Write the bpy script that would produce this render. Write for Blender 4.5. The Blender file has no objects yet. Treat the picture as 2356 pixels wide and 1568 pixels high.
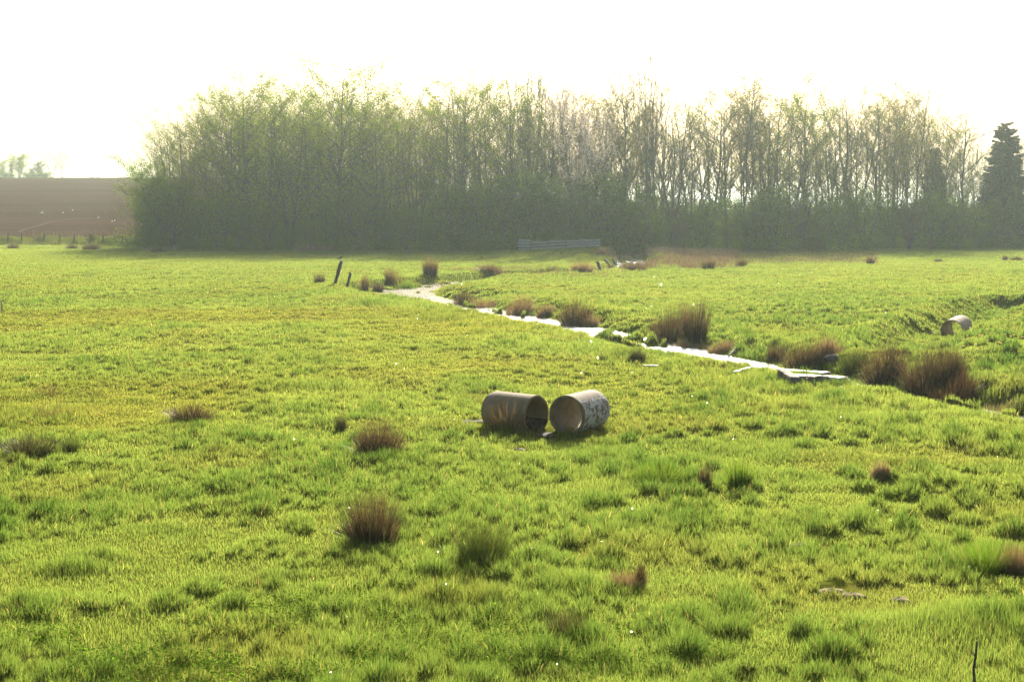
import bpy, math, random
import numpy as np
from mathutils import Vector

R = math.radians
SC = bpy.context.scene
COL = SC.collection

# ------------------------------------------------------------------ camera
CAM_H, PITCH, FPX = 3.8, 5.1, 3237.0          # focal length in pixels of a 2356 px wide picture
cam_d = bpy.data.cameras.new("camera")
cam_d.sensor_width = 36.0
cam_d.lens = 36.0 * FPX / 2356.0
cam_d.clip_start, cam_d.clip_end = 0.1, 9000.0
cam = bpy.data.objects.new("camera", cam_d)
COL.objects.link(cam)
cam.location = (0, 0, CAM_H)
cam.rotation_euler = (R(90 - PITCH), 0, 0)
SC.camera = cam

# ------------------------------------------------------------------ sky, sun, exposure
SUN_EL, SUN_AZ = 27.0, 8.0
w = bpy.data.worlds.new("World")
SC.world = w
w.use_nodes = True
nt = w.node_tree
sky = nt.nodes.new("ShaderNodeTexSky")
sky.sky_type = 'NISHITA'
sky.sun_disc = False
sky.sun_elevation = R(SUN_EL)
sky.sun_rotation = R(SUN_AZ)
sky.air_density = 1.0
sky.dust_density = 6.0
sky.ozone_density = 1.0
bg = nt.nodes["Background"]
bg.inputs["Strength"].default_value = 0.075
nt.links.new(sky.outputs[0], bg.inputs[0])
sd = bpy.data.lights.new("sun", 'SUN')
sd.energy = 5.0
sd.angle = R(0.5)
sd.color = (1.0, 0.93, 0.80)
sun = bpy.data.objects.new("sun", sd)
COL.objects.link(sun)
s_dir = Vector((math.sin(R(SUN_AZ)) * math.cos(R(SUN_EL)), math.cos(R(SUN_AZ)) * math.cos(R(SUN_EL)), math.sin(R(SUN_EL))))
sun.rotation_euler = (-s_dir).to_track_quat('-Z', 'Y').to_euler()
sun.location = s_dir * 400
SC.view_settings.view_transform = 'Standard'
SC.view_settings.look = 'None'
SC.view_settings.exposure = 1.36
SC.view_settings.gamma = 1.0
SC.view_settings.use_curve_mapping = False
try:
    SC.cycles.use_denoising = True
    SC.cycles.max_bounces = 7
    SC.cycles.diffuse_bounces = 4
    SC.cycles.glossy_bounces = 2
    SC.cycles.transmission_bounces = 4
    SC.cycles.volume_bounces = 0
    SC.cycles.transparent_max_bounces = 4
    SC.cycles.sample_clamp_indirect = 6.0
except Exception:
    pass

# ------------------------------------------------------------------ helpers
def tag(o, label=None, cat=None, group=None, kind=None):
    if label: o["label"] = label
    if cat: o["category"] = cat
    if group: o["group"] = group
    if kind: o["kind"] = kind
    return o

def empty(name, loc, rz=0.0):
    o = bpy.data.objects.new(name, None)
    o.empty_display_size = 0.2
    COL.objects.link(o)
    o.location = loc
    o.rotation_euler = (0, 0, rz)
    return o

def node_mat(name):
    m = bpy.data.materials.new(name)
    m.use_nodes = True
    n = m.node_tree.nodes
    return m, m.node_tree, n, m.node_tree.links, n["Principled BSDF"]

def mesh_obj(name, V, quads=None, tris=None, mats=(), parent=None, col=None, mi=None, smooth=False):
    """numpy arrays -> ONE mesh object; col = per vertex colour of the thing itself"""
    me = bpy.data.meshes.new(name)
    V = np.asarray(V, np.float32)
    nq = 0 if quads is None else len(quads)
    ntr = 0 if tris is None else len(tris)
    me.vertices.add(len(V))
    me.vertices.foreach_set("co", V.ravel())
    parts = []
    if nq: parts.append(np.asarray(quads, np.int32).ravel())
    if ntr: parts.append(np.asarray(tris, np.int32).ravel())
    L = np.concatenate(parts)
    me.loops.add(len(L))
    me.loops.foreach_set("vertex_index", L)
    me.polygons.add(nq + ntr)
    st = np.concatenate([np.arange(nq) * 4, nq * 4 + np.arange(ntr) * 3]).astype(np.int32)
    me.polygons.foreach_set("loop_start", st)
    if mi is not None:
        me.polygons.foreach_set("material_index", np.asarray(mi, np.int32))
    if smooth:
        me.polygons.foreach_set("use_smooth", np.ones(nq + ntr, dtype=bool))
    if col is not None:
        a = me.color_attributes.new("col", 'FLOAT_COLOR', 'POINT')
        c4 = np.ones((len(V), 4), np.float32)
        c4[:, :3] = col
        a.data.foreach_set("color", c4.ravel())
    me.update(calc_edges=True)
    me.validate()
    for m in mats: me.materials.append(m)
    o = bpy.data.objects.new(name, me)
    COL.objects.link(o)
    if parent is not None: o.parent = parent
    return o

class MB:
    """collects boxes, tubes and lofts, then builds one mesh"""
    def __init__(s): s.v, s.q, s.t, s.n = [], [], [], 0
    def add(s, V, Q=None, T=None):
        s.v.append(np.asarray(V, float))
        if Q is not None and len(Q): s.q.append(np.asarray(Q, int) + s.n)
        if T is not None and len(T): s.t.append(np.asarray(T, int) + s.n)
        s.n += len(V)
    def tube(s, pts, rad, sides=6, cap=True):
        pts = np.asarray(pts, float); k = len(pts)
        rad = np.broadcast_to(np.asarray(rad, float), (k,))
        d = np.gradient(pts, axis=0)
        d /= np.linalg.norm(d, axis=1, keepdims=True) + 1e-9
        ref = np.array([0.31, 0.2, 0.93]) if abs(d[0, 2]) < 0.8 else np.array([1.0, 0.1, 0.0])
        a = np.cross(d, ref); a /= np.linalg.norm(a, axis=1, keepdims=True) + 1e-9
        b = np.cross(d, a)
        th = np.arange(sides) * 2 * math.pi / sides
        V = pts[:, None, :] + rad[:, None, None] * (np.cos(th)[None, :, None] * a[:, None, :] + np.sin(th)[None, :, None] * b[:, None, :])
        i = np.arange(k - 1)[:, None] * sides
        j = np.arange(sides)[None, :]
        jn = (j + 1) % sides
        Q = np.stack([i + j, i + jn, i + sides + jn, i + sides + j], -1).reshape(-1, 4)
        T = []
        V = V.reshape(-1, 3)
        if cap:
            V = np.vstack([V, pts[0], pts[-1]])
            n = k * sides
            for jj in range(sides):
                T.append((n, (jj + 1) % sides, jj))
                T.append((n + 1, n - sides + jj, n - sides + (jj + 1) % sides))
        s.add(V, Q, T)
    def box(s, c, half, ax=None, jit=0.0, rng=None):
        ax = np.eye(3) if ax is None else np.asarray(ax, float)
        V = []
        for z in (-1, 1):
            for x, y in ((-1, -1), (1, -1), (1, 1), (-1, 1)):
                p = np.asarray(c, float) + ax[0] * half[0] * x + ax[1] * half[1] * y + ax[2] * half[2] * z
                if jit: p = p + rng.normal(0, jit, 3)
                V.append(p)
        s.add(V, [(3, 2, 1, 0), (4, 5, 6, 7), (0, 1, 5, 4), (1, 2, 6, 5), (2, 3, 7, 6), (3, 0, 4, 7)])
    def build(s, name, mat, parent=None, smooth=False):
        return mesh_obj(name, np.vstack(s.v), np.vstack(s.q) if s.q else None, np.vstack(s.t) if s.t else None,
                        [mat], parent, smooth=smooth)

def bevel(o, wd=0.01, seg=2):
    m = o.modifiers.new("bevel", 'BEVEL'); m.width = wd; m.segments = seg; m.limit_method = 'ANGLE'
    return o

def _h(ix, iy, seed):
    n = (ix.astype(np.int64) * 374761393 + iy.astype(np.int64) * 668265263 + seed * 1274126177) & 0xFFFFFFFF
    n = ((n ^ (n >> 13)) * 1274126177) & 0xFFFFFFFF
    n = ((n ^ (n >> 16)) * 2246822519) & 0xFFFFFFFF
    return ((n ^ (n >> 15)) & 0xFFFFFF) / float(0xFFFFFF)

def vn(x, y, s, seed):
    x = np.asarray(x, float) / s + 1000.3; y = np.asarray(y, float) / s + 1000.7
    xi = np.floor(x).astype(np.int64); yi = np.floor(y).astype(np.int64)
    fx = x - xi; fy = y - yi
    fx = fx * fx * (3 - 2 * fx); fy = fy * fy * (3 - 2 * fy)
    a = _h(xi, yi, seed) * (1 - fx) + _h(xi + 1, yi, seed) * fx
    b = _h(xi, yi + 1, seed) * (1 - fx) + _h(xi + 1, yi + 1, seed) * fx
    return a * (1 - fy) + b * fy

def domes(x, y, s, seed, r=0.62):
    """rounded hummocks on a jittered grid, 0..1"""
    x = np.asarray(x, float) / s + 500.0; y = np.asarray(y, float) / s + 500.0
    xi = np.floor(x).astype(np.int64); yi = np.floor(y).astype(np.int64)
    out = np.zeros_like(x)
    for dx in (-1, 0, 1):
        for dy in (-1, 0, 1):
            cx = xi + dx + 0.15 + 0.7 * _h(xi + dx, yi + dy, seed)
            cy = yi + dy + 0.15 + 0.7 * _h(xi + dx, yi + dy, seed + 7)
            rr = r * (0.55 + 0.6 * _h(xi + dx, yi + dy, seed + 13))
            q = 1 - ((x - cx) ** 2 + (y - cy) ** 2) / rr ** 2
            out = np.maximum(out, np.sqrt(np.clip(q, 0, None)) * (0.6 + 0.4 * rr / r))
    return out

def sst(a, b, x):
    t = np.clip((x - a) / (b - a), 0, 1)
    return t * t * (3 - 2 * t)

# ------------------------------------------------------------------ terrain
def ray(px, py):
    u = (px - 1178.0) / FPX; v = (784.0 - py) / FPX
    p = R(PITCH)
    return np.array([u, math.cos(p) + v * math.sin(p), -math.sin(p) + v * math.cos(p)])

def at0(px, py, z=0.0):
    d = ray(px, py); t = (z - CAM_H) / d[2]
    return np.array([d[0] * t, d[1] * t, z])

WATER_Z = -0.29
# (picture x, picture y of the water, half width m)
_st = [(1425, 581, .6), (1440, 588, .6), (1448, 596, .7), (1447, 604, .8), (1456, 614, .7), (1420, 622, .5), (1365, 628, .5), (1265, 636, .5), (1130, 645, .6), (1010, 655, .7), (935, 664, 1.2),
       (895, 671, 1.7), (905, 680, 1.45), (960, 691, .9), (1045, 706, .75), (1110, 719, .72), (1165, 731, .72), (1225, 743, .8), (1290, 757, .85),
       (1360, 773, .78), (1440, 790, .8), (1520, 808, .75), (1600, 827, .6), (1690, 842, .42), (1790, 862, .4), (1890, 884, .3), (2000, 910, .15),
       (2130, 934, .12), (2290, 966, .15), (2420, 998, .2), (2700, 1050, .5), (3300, 1150, .5)]
STREAM = np.array([[*at0(a, b, WATER_Z)[:2], c] for a, b, c in _st])
# smooth the path
def _chaikin(P):
    out = [P[0]]
    for a, b in zip(P[:-1], P[1:]):
        out += [a * .75 + b * .25, a * .25 + b * .75]
    out.append(P[-1])
    return np.array(out)
STREAM = _chaikin(STREAM)
GULLY = np.array([[*at0(2080, 845, -.3)[:2], .55], [*at0(2110, 800, -.25)[:2], .5], [*at0(2150, 770, -.2)[:2], .45], [*at0(2200, 752, -.15)[:2], .4],
                  [*at0(2270, 722, -.15)[:2], .35], [*at0(2325, 700, -.05)[:2], .25]])

def path_dist(x, y, P):
    best = np.full(x.shape, 1e9); side = np.zeros(x.shape); wd = np.zeros(x.shape)
    for (ax, ay, aw), (bx, by, bw) in zip(P[:-1], P[1:]):
        dx, dy = bx - ax, by - ay
        l2 = dx * dx + dy * dy
        t = np.clip(((x - ax) * dx + (y - ay) * dy) / l2, 0, 1)
        ex = x - ax - t * dx; ey = y - ay - t * dy
        d = np.hypot(ex, ey)
        c = dx * ey - dy * ex
        m = d < best
        best[m] = d[m]; side[m] = np.sign(c)[m]; wd[m] = (aw + t * (bw - aw))[m]
    return best, side, wd

def channel(x, y):
    """e: metres outside the bed edge of the stream (negative in it), side +1 is the far (right hand) bank"""
    e = np.full(x.shape, 99.0); sd = np.zeros(x.shape)
    m = (np.abs(x) < 45) & (y > 12) & (y < 172)
    if m.any():
        d, s_, w_ = path_dist(x[m], y[m], STREAM)
        e[m] = d - w_; sd[m] = s_
    return e, sd

FIELD_Y0 = 186.0
def lumps(x, y):
    gate = sst(.38, .60, vn(x, y, 1.5, 41) * .6 + vn(x, y, .75, 39) * .4)
    g2 = sst(.45, .62, vn(x, y, 2.3, 37) * .5 + vn(x, y, .55, 38) * .5)
    q = vn(x, y, .11, 36) * .45 + .55
    return np.maximum(domes(x, y, .58, 40, .40) * gate * .92, domes(x, y, .27, 35, .46) * g2 * .66) * q * 1.15

def height(x, y, full=False):
    x = np.asarray(x, float); y = np.asarray(y, float)
    r = np.hypot(x, y)
    z = 2.1 * (1 - sst(4.0, 9.5, np.where(y > 0, r, 0)))                       # bank the photographer stands on
    z = z + 0.16 * (vn(x, y, 14, 1) - .5) * sst(9, 16, r) + 0.09 * (vn(x, y, 4, 2) - .5) * sst(9, 12, r)
    near = 1 - sst(90, 140, r)
    e, sd_ = channel(x, y)
    LMASK = sst(1.8, 3.6, e)
    z = z + near * (0.055 * (vn(x, y, 1.1, 3) - .5) + 0.05 * (vn(x, y, .5, 4) - .5))
    rough = sst(2, 9, x) * (1 - sst(45, 70, y))
    z = z + near * (.075 + .035 * rough) * lumps(x, y) * sst(9, 10.5, r) * LMASK
    z = z + near * rough * 0.10 * (vn(x, y, 1.6, 5) - .4)
    z = z + 0.55 * np.exp(-((x - 6.5) / 9) ** 2 - ((y - 136) / 11) ** 2)        # low mound under the board fence
    # hedge bank in front of the ploughed hill
    left = 1 - sst(-46, -38, x)
    z = z + left * (0.55 + 0.5 * vn(x, y, 2.2, 6)) * np.exp(-((y - 180) / 2.6) ** 2)
    z = z + left * .55 * domes(x, y, 2.1, 14) * np.exp(-((y - 178.6) / 2.2) ** 2)
    # ploughed hill
    t = np.clip((y - FIELD_Y0) / 330.0, 0, 1)
    hill = 16.6 * (1 - (1 - t) ** 1.75)
    z = z + hill * (1 - sst(-60, 70, x - 0.0 * y)) 
    far = sst(80, 90, y)
    Lb = np.where(sd_ < 0, 1.25, 2.9 - 1.0 * far) * (0.8 + .5 * vn(x, y, 3.0, 8))
    k = 1 - sst(0.0, 1.0, e / Lb)
    dep = 0.52 + 0.08 * (sd_ > 0)
    lip = 0.06 * np.exp(-((e - Lb * 1.1) / 1.2) ** 2)
    z = z + lip * (e < 20) - k * (dep + z * 0.8)
    bank = (e > -0.25) & (e < 4.2)
    wgt = np.where(bank, np.clip(1 - np.abs(e - 1.2) / 2.6, 0, 1), 0) * np.where(sd_ > 0, 1.0, .28) * (1 - .6 * far)
    z = z + wgt * 0.27 * domes(x, y, 0.85, 9)
    z = z + np.where(e < -.05, 0.16 * (vn(x, y, .9, 10) - .35) + .40 * (1 - .3 * sst(55, 62, y)) * sst(.585, .70, vn(x, y, 1.25, 12) * .65 + vn(x, y, .5, 13) * .35), 0)               # weed banks in the bed
    # gully with the third pipe
    m = (x > 6) & (x < 26) & (y > 30) & (y < 66)
    if m.any():
        d, s_, w_ = path_dist(x[m], y[m], GULLY)
        kk = 1 - sst(0, 1, (d - w_) / 1.1)
        z[m] = z[m] - kk * 0.36 + .22 * np.exp(-((d - w_ - 1.5) / .8) ** 2)
        # the bank right of it is a little raised
    z = z + 0.35 * sst(11.5, 16, x) * (1 - sst(36, 47, y)) * sst(22, 30, y) * sst(1.0, 4.0, e)
    if full:
        return z, e, sd_
    return z

def hz(x, y):
    return float(height(np.array([x]), np.array([y]))[0])

def at(px, py):
    """point of the terrain seen at that place of the picture"""
    z = 0.0
    for _ in range(6):
        p = at0(px, py, z)
        z = 0.5 * z + 0.5 * hz(p[0], p[1])
    return np.array([p[0], p[1], hz(p[0], p[1])])

# ---- ground mesh: a fan about the viewpoint, fine where the picture looks
def build_ground():
    rr = np.concatenate([np.geomspace(1.2, 9.5, 22, endpoint=False), np.geomspace(9.5, 190, 760, endpoint=False), np.geomspace(190, 3600, 110)])
    aa = np.concatenate([np.arange(-180, -32, 4.0), np.arange(-32, -25, .5), np.arange(-25, 25, .09), np.arange(25, 32, .5), np.arange(32, 180, 4.0)])
    A = np.radians(aa)
    nr, na = len(rr), len(aa)
    X = (rr[:, None] * np.sin(A)[None, :]).ravel(); Y = (rr[:, None] * np.cos(A)[None, :]).ravel()
    Z = height(X, Y)
    infield = sst(-38, -42, X) * sst(FIELD_Y0 + 1, FIELD_Y0 + 6, Y)
    Z = Z - 0.4 * infield
    V = np.stack([X, Y, Z], 1)
    V = np.vstack([V, [0, 0, hz(0, 0)]])
    i = (np.arange(nr - 1) * na)[:, None]; j = np.arange(na)[None, :]; jn = (j + 1) % na
    Q = np.stack([i + j, i + na + j, i + na + jn, i + jn], -1).reshape(-1, 4)
    T = [(nr * na, k, (k + 1) % na) for k in range(na)]
    m, t, n, l, bs = node_mat("meadow_soil")
    no = n.new("ShaderNodeTexNoise"); no.inputs["Scale"].default_value = 1.3; no.inputs["Detail"].default_value = 8
    geo = n.new("ShaderNodeNewGeometry"); l.new(geo.outputs["Position"], no.inputs["Vector"])
    cr = n.new("ShaderNodeValToRGB")
    e = cr.color_ramp.elements
    e[0].position = .35; e[0].color = (.10, .125, .014, 1)
    e[1].position = .7; e[1].color = (.11, .10, .022, 1)
    l.new(no.outputs[0], cr.inputs[0]); l.new(cr.outputs[0], bs.inputs["Base Color"])
    bs.inputs["Roughness"].default_value = .95
    bs.inputs["Specular IOR Level"].default_value = 0.0
    o = mesh_obj("ground", V, Q, T, [m], smooth=True)
    tag(o, "flat wet meadow floor cut by a winding stream", kind="structure")
build_ground()

def build_field():
    m, t, n, l, bs = node_mat("ploughed_soil")
    geo = n.new("ShaderNodeNewGeometry")
    mp = n.new("ShaderNodeMapping"); mp.inputs["Rotation"].default_value = (0, 0, R(-6)); mp.inputs["Scale"].default_value = (.012, .16, 1)
    l.new(geo.outputs["Position"], mp.inputs[0])
    n1 = n.new("ShaderNodeTexNoise"); n1.inputs["Scale"].default_value = 1.0; n1.inputs["Detail"].default_value = 7; n1.inputs["Roughness"].default_value = .65
    l.new(mp.outputs[0], n1.inputs["Vector"])
    n2 = n.new("ShaderNodeTexNoise"); n2.inputs["Scale"].default_value = 1.6; n2.inputs["Detail"].default_value = 8
    l.new(geo.outputs["Position"], n2.inputs["Vector"])
    mx = n.new("ShaderNodeMix"); mx.inputs[0].default_value = .35
    l.new(n1.outputs[0], mx.inputs[2]); l.new(n2.outputs[0], mx.inputs[3])
    cr = n.new("ShaderNodeValToRGB"); e = cr.color_ramp.elements
    e[0].position = .36; e[0].color = (.032, .017, .011, 1)
    e[1].position = .66; e[1].color = (.072, .039, .023, 1)
    l.new(mx.outputs[0], cr.inputs[0]); l.new(cr.outputs[0], bs.inputs["Base Color"])
    bs.inputs["Roughness"].default_value = 1.0; bs.inputs["Specular IOR Level"].default_value = 0
    bp = n.new("ShaderNodeBump"); bp.inputs["Strength"].default_value = .8; bp.inputs["Distance"].default_value = .25
    l.new(n2.outputs[0], bp.inputs["Height"]); l.new(bp.outputs[0], bs.inputs["Normal"])
    xs = np.linspace(-320, -38, 150); ys = np.geomspace(FIELD_Y0, 720, 170)
    X, Y = np.meshgrid(xs, ys)
    Z = height(X.ravel(), Y.ravel()) + .03 + .10 * (vn(X.ravel(), Y.ravel(), 3.1, 31) - .5)
    V = np.stack([X.ravel(), Y.ravel(), Z], 1)
    i = (np.arange(169) * 150)[:, None]; j = np.arange(149)[None, :]
    Q = np.stack([i + j, i + j + 1, i + 151 + j, i + 150 + j], -1).reshape(-1, 4)
    o = mesh_obj("ploughed_field", V, Q, None, [m], smooth=True)
    tag(o, "bare brown ploughed hillside at the left", kind="structure")
    # wheel track winding over the soil
    m2, t, n, l, bs = node_mat("dry_track_soil")
    bs.inputs["Base Color"].default_value = (.088, .056, .038, 1); bs.inputs["Roughness"].default_value = 1.0; bs.inputs["Specular IOR Level"].default_value = 0
    pts = []
    for px, py in ((44, 536), (52, 532), (68, 525.7), (88, 522), (102, 517), (117, 512), (147, 508), (183, 504.6), (211, 503.7)):
        d = ray(px, py); yy = np.arange(FIELD_Y0, 640, .25); zz = height(d[0] / d[1] * yy, yy); hit = int(np.argmax(zz > CAM_H + d[2] / d[1] * yy)); pts.append((d[0] / d[1] * yy[hit], yy[hit], 0))
    pts = _chaikin(np.array(pts)); k = len(pts)
    dd = np.gradient(pts[:, :2], axis=0); dd /= np.linalg.norm(dd, axis=1, keepdims=True); nn = np.stack([-dd[:, 1], dd[:, 0]], 1) * .35
    A_, B_ = pts[:, :2] + nn, pts[:, :2] - nn
    V = np.vstack([np.c_[A_, height(A_[:, 0], A_[:, 1]) + .14], np.c_[B_, height(B_[:, 0], B_[:, 1]) + .14]])
    i = np.arange(k - 1)
    tag(mesh_obj("field_track", V, np.stack([i, i + 1, i + k + 1, i + k], 1), None, [m2]), "faint pale wheel track across the ploughed soil", kind="structure")
build_field()

def build_water():
    P = STREAM[:, :2]
    d = np.gradient(P, axis=0); d /= np.linalg.norm(d, axis=1, keepdims=True)
    nn = np.stack([-d[:, 1], d[:, 0]], 1)
    hw = (STREAM[:, 2] + .75)[:, None]
    a = P + nn * hw; b = P - nn * hw
    k = len(P)
    V = np.vstack([np.c_[a, np.full(k, WATER_Z)], np.c_[b, np.full(k, WATER_Z)]])
    i = np.arange(k - 1)
    Q = np.stack([i, i + 1, i + k + 1, i + k], 1)
    m, t, n, l, bs = node_mat("stream_water")
    bs.inputs["Base Color"].default_value = (.05, .055, .04, 1)
    bs.inputs["Roughness"].default_value = .13
    bs.inputs["IOR"].default_value = 1.33
    bs.inputs["Specular IOR Level"].default_value = .6
    geo = n.new("ShaderNodeNewGeometry")
    n1 = n.new("ShaderNodeTexNoise"); n1.inputs["Scale"].default_value = 9; n1.inputs["Detail"].default_value = 4
    l.new(geo.outputs["Position"], n1.inputs["Vector"])
    bp = n.new("ShaderNodeBump"); bp.inputs["Strength"].default_value = .8; bp.inputs["Distance"].default_value = .045
    l.new(n1.outputs[0], bp.inputs["Height"]); l.new(bp.outputs[0], bs.inputs["Normal"])
    o = mesh_obj("stream_water", V, Q, None, [m])
    tag(o, "narrow glittering stream winding through the meadow", kind="structure")
build_water()

# ------------------------------------------------------------------ ribbons (grass, rushes, reeds)
def ribbons(P, H, W, az, lean, c0, c1, segs=2, pw=1.8, droop=.25):
    """n bent blades; lean: (n,2) horizontal reach in units of H"""
    n = len(P)
    H = np.broadcast_to(H, (n,)); W = np.broadcast_to(W, (n,))
    wd = np.stack([np.cos(az), np.sin(az), np.zeros(n)], 1)
    nv = 2 * segs + 1
    V = np.zeros((n, nv, 3), np.float32); C = np.zeros((n, nv, 3), np.float32)
    ll = np.hypot(lean[:, 0], lean[:, 1])
    for k in range(segs + 1):
        t = k / segs
        c = np.array(P, float)
        c[:, :2] += lean * (H * t ** pw)[:, None]
        c[:, 2] += H * (t - droop * np.clip(ll, 0, 1.6) * t * t)
        ww = W * (1.0 if k == 0 else (1 - t) ** .55) * .5
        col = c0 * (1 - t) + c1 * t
        if k < segs:
            V[:, 2 * k] = c - wd * ww[:, None]; V[:, 2 * k + 1] = c + wd * ww[:, None]
            C[:, 2 * k] = col; C[:, 2 * k + 1] = col
        else:
            V[:, nv - 1] = c; C[:, nv - 1] = col
    b = (np.arange(n) * nv)[:, None]
    q = np.concatenate([np.stack([b + 2 * k, b + 2 * k + 1, b + 2 * k + 3, b + 2 * k + 2], -1).reshape(-1, 4) for k in range(segs - 1)]) if segs > 1 else None
    tr = np.stack([b + 2 * segs - 2, b + 2 * segs - 1, b + 2 * segs], -1).reshape(-1, 3)
    return V.reshape(-1, 3), C.reshape(-1, 3), q, tr

def foliage_mat(name, trans=.5, tint=(1.25, 1.2, .55), rough=.5, spec=.35):
    m, t, n, l, bs = node_mat(name)
    at_ = n.new("ShaderNodeAttribute"); at_.attribute_name = "col"
    l.new(at_.outputs["Color"], bs.inputs["Base Color"])
    bs.inputs["Roughness"].default_value = rough
    bs.inputs["Specular IOR Level"].default_value = spec
    if not spec:
        n.remove(bs); bs = n.new("ShaderNodeBsdfDiffuse"); l.new(at_.outputs["Color"], bs.inputs["Color"])
    tr = n.new("ShaderNodeBsdfTranslucent")
    mu = n.new("ShaderNodeMix"); mu.data_type = 'RGBA'; mu.blend_type = 'MULTIPLY'; mu.inputs[0].default_value = 1.0
    l.new(at_.outputs["Color"], mu.inputs[6]); mu.inputs[7].default_value = (*tint, 1)
    l.new(mu.outputs[2], tr.inputs["Color"])
    mi = n.new("ShaderNodeMixShader"); mi.inputs[0].default_value = trans
    l.new(bs.outputs[0], mi.inputs[1]); l.new(tr.outputs[0], mi.inputs[2])
    l.new(mi.outputs[0], n["Material Output"].inputs["Surface"])
    return m

M_GRASS = foliage_mat("grass_blade", .72, (1.5, 1.5, .85), .5, 0)
M_WEED = foliage_mat("weed_leaf", .65, (1.5, 1.5, .5), .6, 0)
M_RUSH = foliage_mat("rush_stem", .35, (1.3, 1.1, .8), .5, .2)
M_LEAF = foliage_mat("tree_leaf", .68, (1.5, 1.45, .5), .5, 0)
M_PETAL = foliage_mat("blossom_petal", .5, (1, 1, 1), .5, 0)
M_NEEDLE = foliage_mat("spruce_needle", .15, (1.1, 1.1, .6), .6, .3)

def m_glint():
    m, t, n, l, bs = node_mat("wet_leaf")
    bs.inputs["Base Color"].default_value = (.30, .33, .16, 1); bs.inputs["Roughness"].default_value = .12
    return m
M_GLINT = m_glint()

# patches where the sward is taller (+) or bare (-): picture x, y, radius across, radius in depth, amount
_PATCH = [(690, 893, 1.05, .5, .9), (620, 897, .5, .4, .6), (775, 893, .35, .3, .9), (100, 945, 1.0, .9, .8), (150, 960, .5, .5, .8), (690, 790, .5, .5, .8),
          (785, 777, .4, .4, .7), (1010, 740, 1.1, .7, .9), (850, 703, 1.2, .8, .9), (770, 893, .3, .3, .8), (1300, 1345, .45, .3, .8),
          (2260, 1440, .8, .55, .9), (160, 1305, .38, .22, 1.0), (230, 1280, .3, .2, .8), (1260, 905, .4, .5, .9), (1725, 1090, .35, .35, .8),
          (1510, 1100, .55, .4, .9), (2290, 1290, .5, .4, .9), (1345, 1002, .28, .16, .6), (1395, 990, .2, .2, .6), (1200, 1003, .3, .12, .4), (1290, 1003, .12, .08, .4), (2200, 1310, .4, .3, .7), (440, 960, .8, .5, .5), (2150, 780, .9, .9, .7),
          (960, 1395, 1.2, .4, .5), (1100, 1500, 1.4, .4, .5), (560, 1000, 1.0, .6, .3), (1700, 1090, .5, .4, .7), (1990, 650, 3.5, 1.3, .8), (1570, 690, 1, 1, .3)]
_BARE = [(1105, 975, .30, .28), (1250, 998, .22, .30), (1268, 990, .14, .3), (1265, 930, .12, .25), (1190, 1035, .22, .2), (1480, 1065, .2, .2), (1920, 1255, .3, .2),
         (1935, 1358, .3, .2), (1640, 850, .5, .4), (2140, 765, .4, .5)]
PATCH = [(*at0(a, b)[:2], c, d, e) for a, b, c, d, e in _PATCH]
BARE = [(*at0(a, b)[:2], c, d) for a, b, c, d in _BARE]
_FOOT = [(858, 1243, .36), (872, 1043, .4), (440, 968, .45), (1112, 1296, .34), (1450, 1352, .3), (1305, 1462, .28), (785, 992, .15), (70, 1042, .5), (1700, 1118, .3), (1622, 1120, .2), (1466, 831, .3), (1172, 996, .35)]
PATCH += [(at0(a, b)[0], at0(a, b)[1] - c * .35, c, c * .5, .42) for a, b, c in _FOOT]

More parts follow.
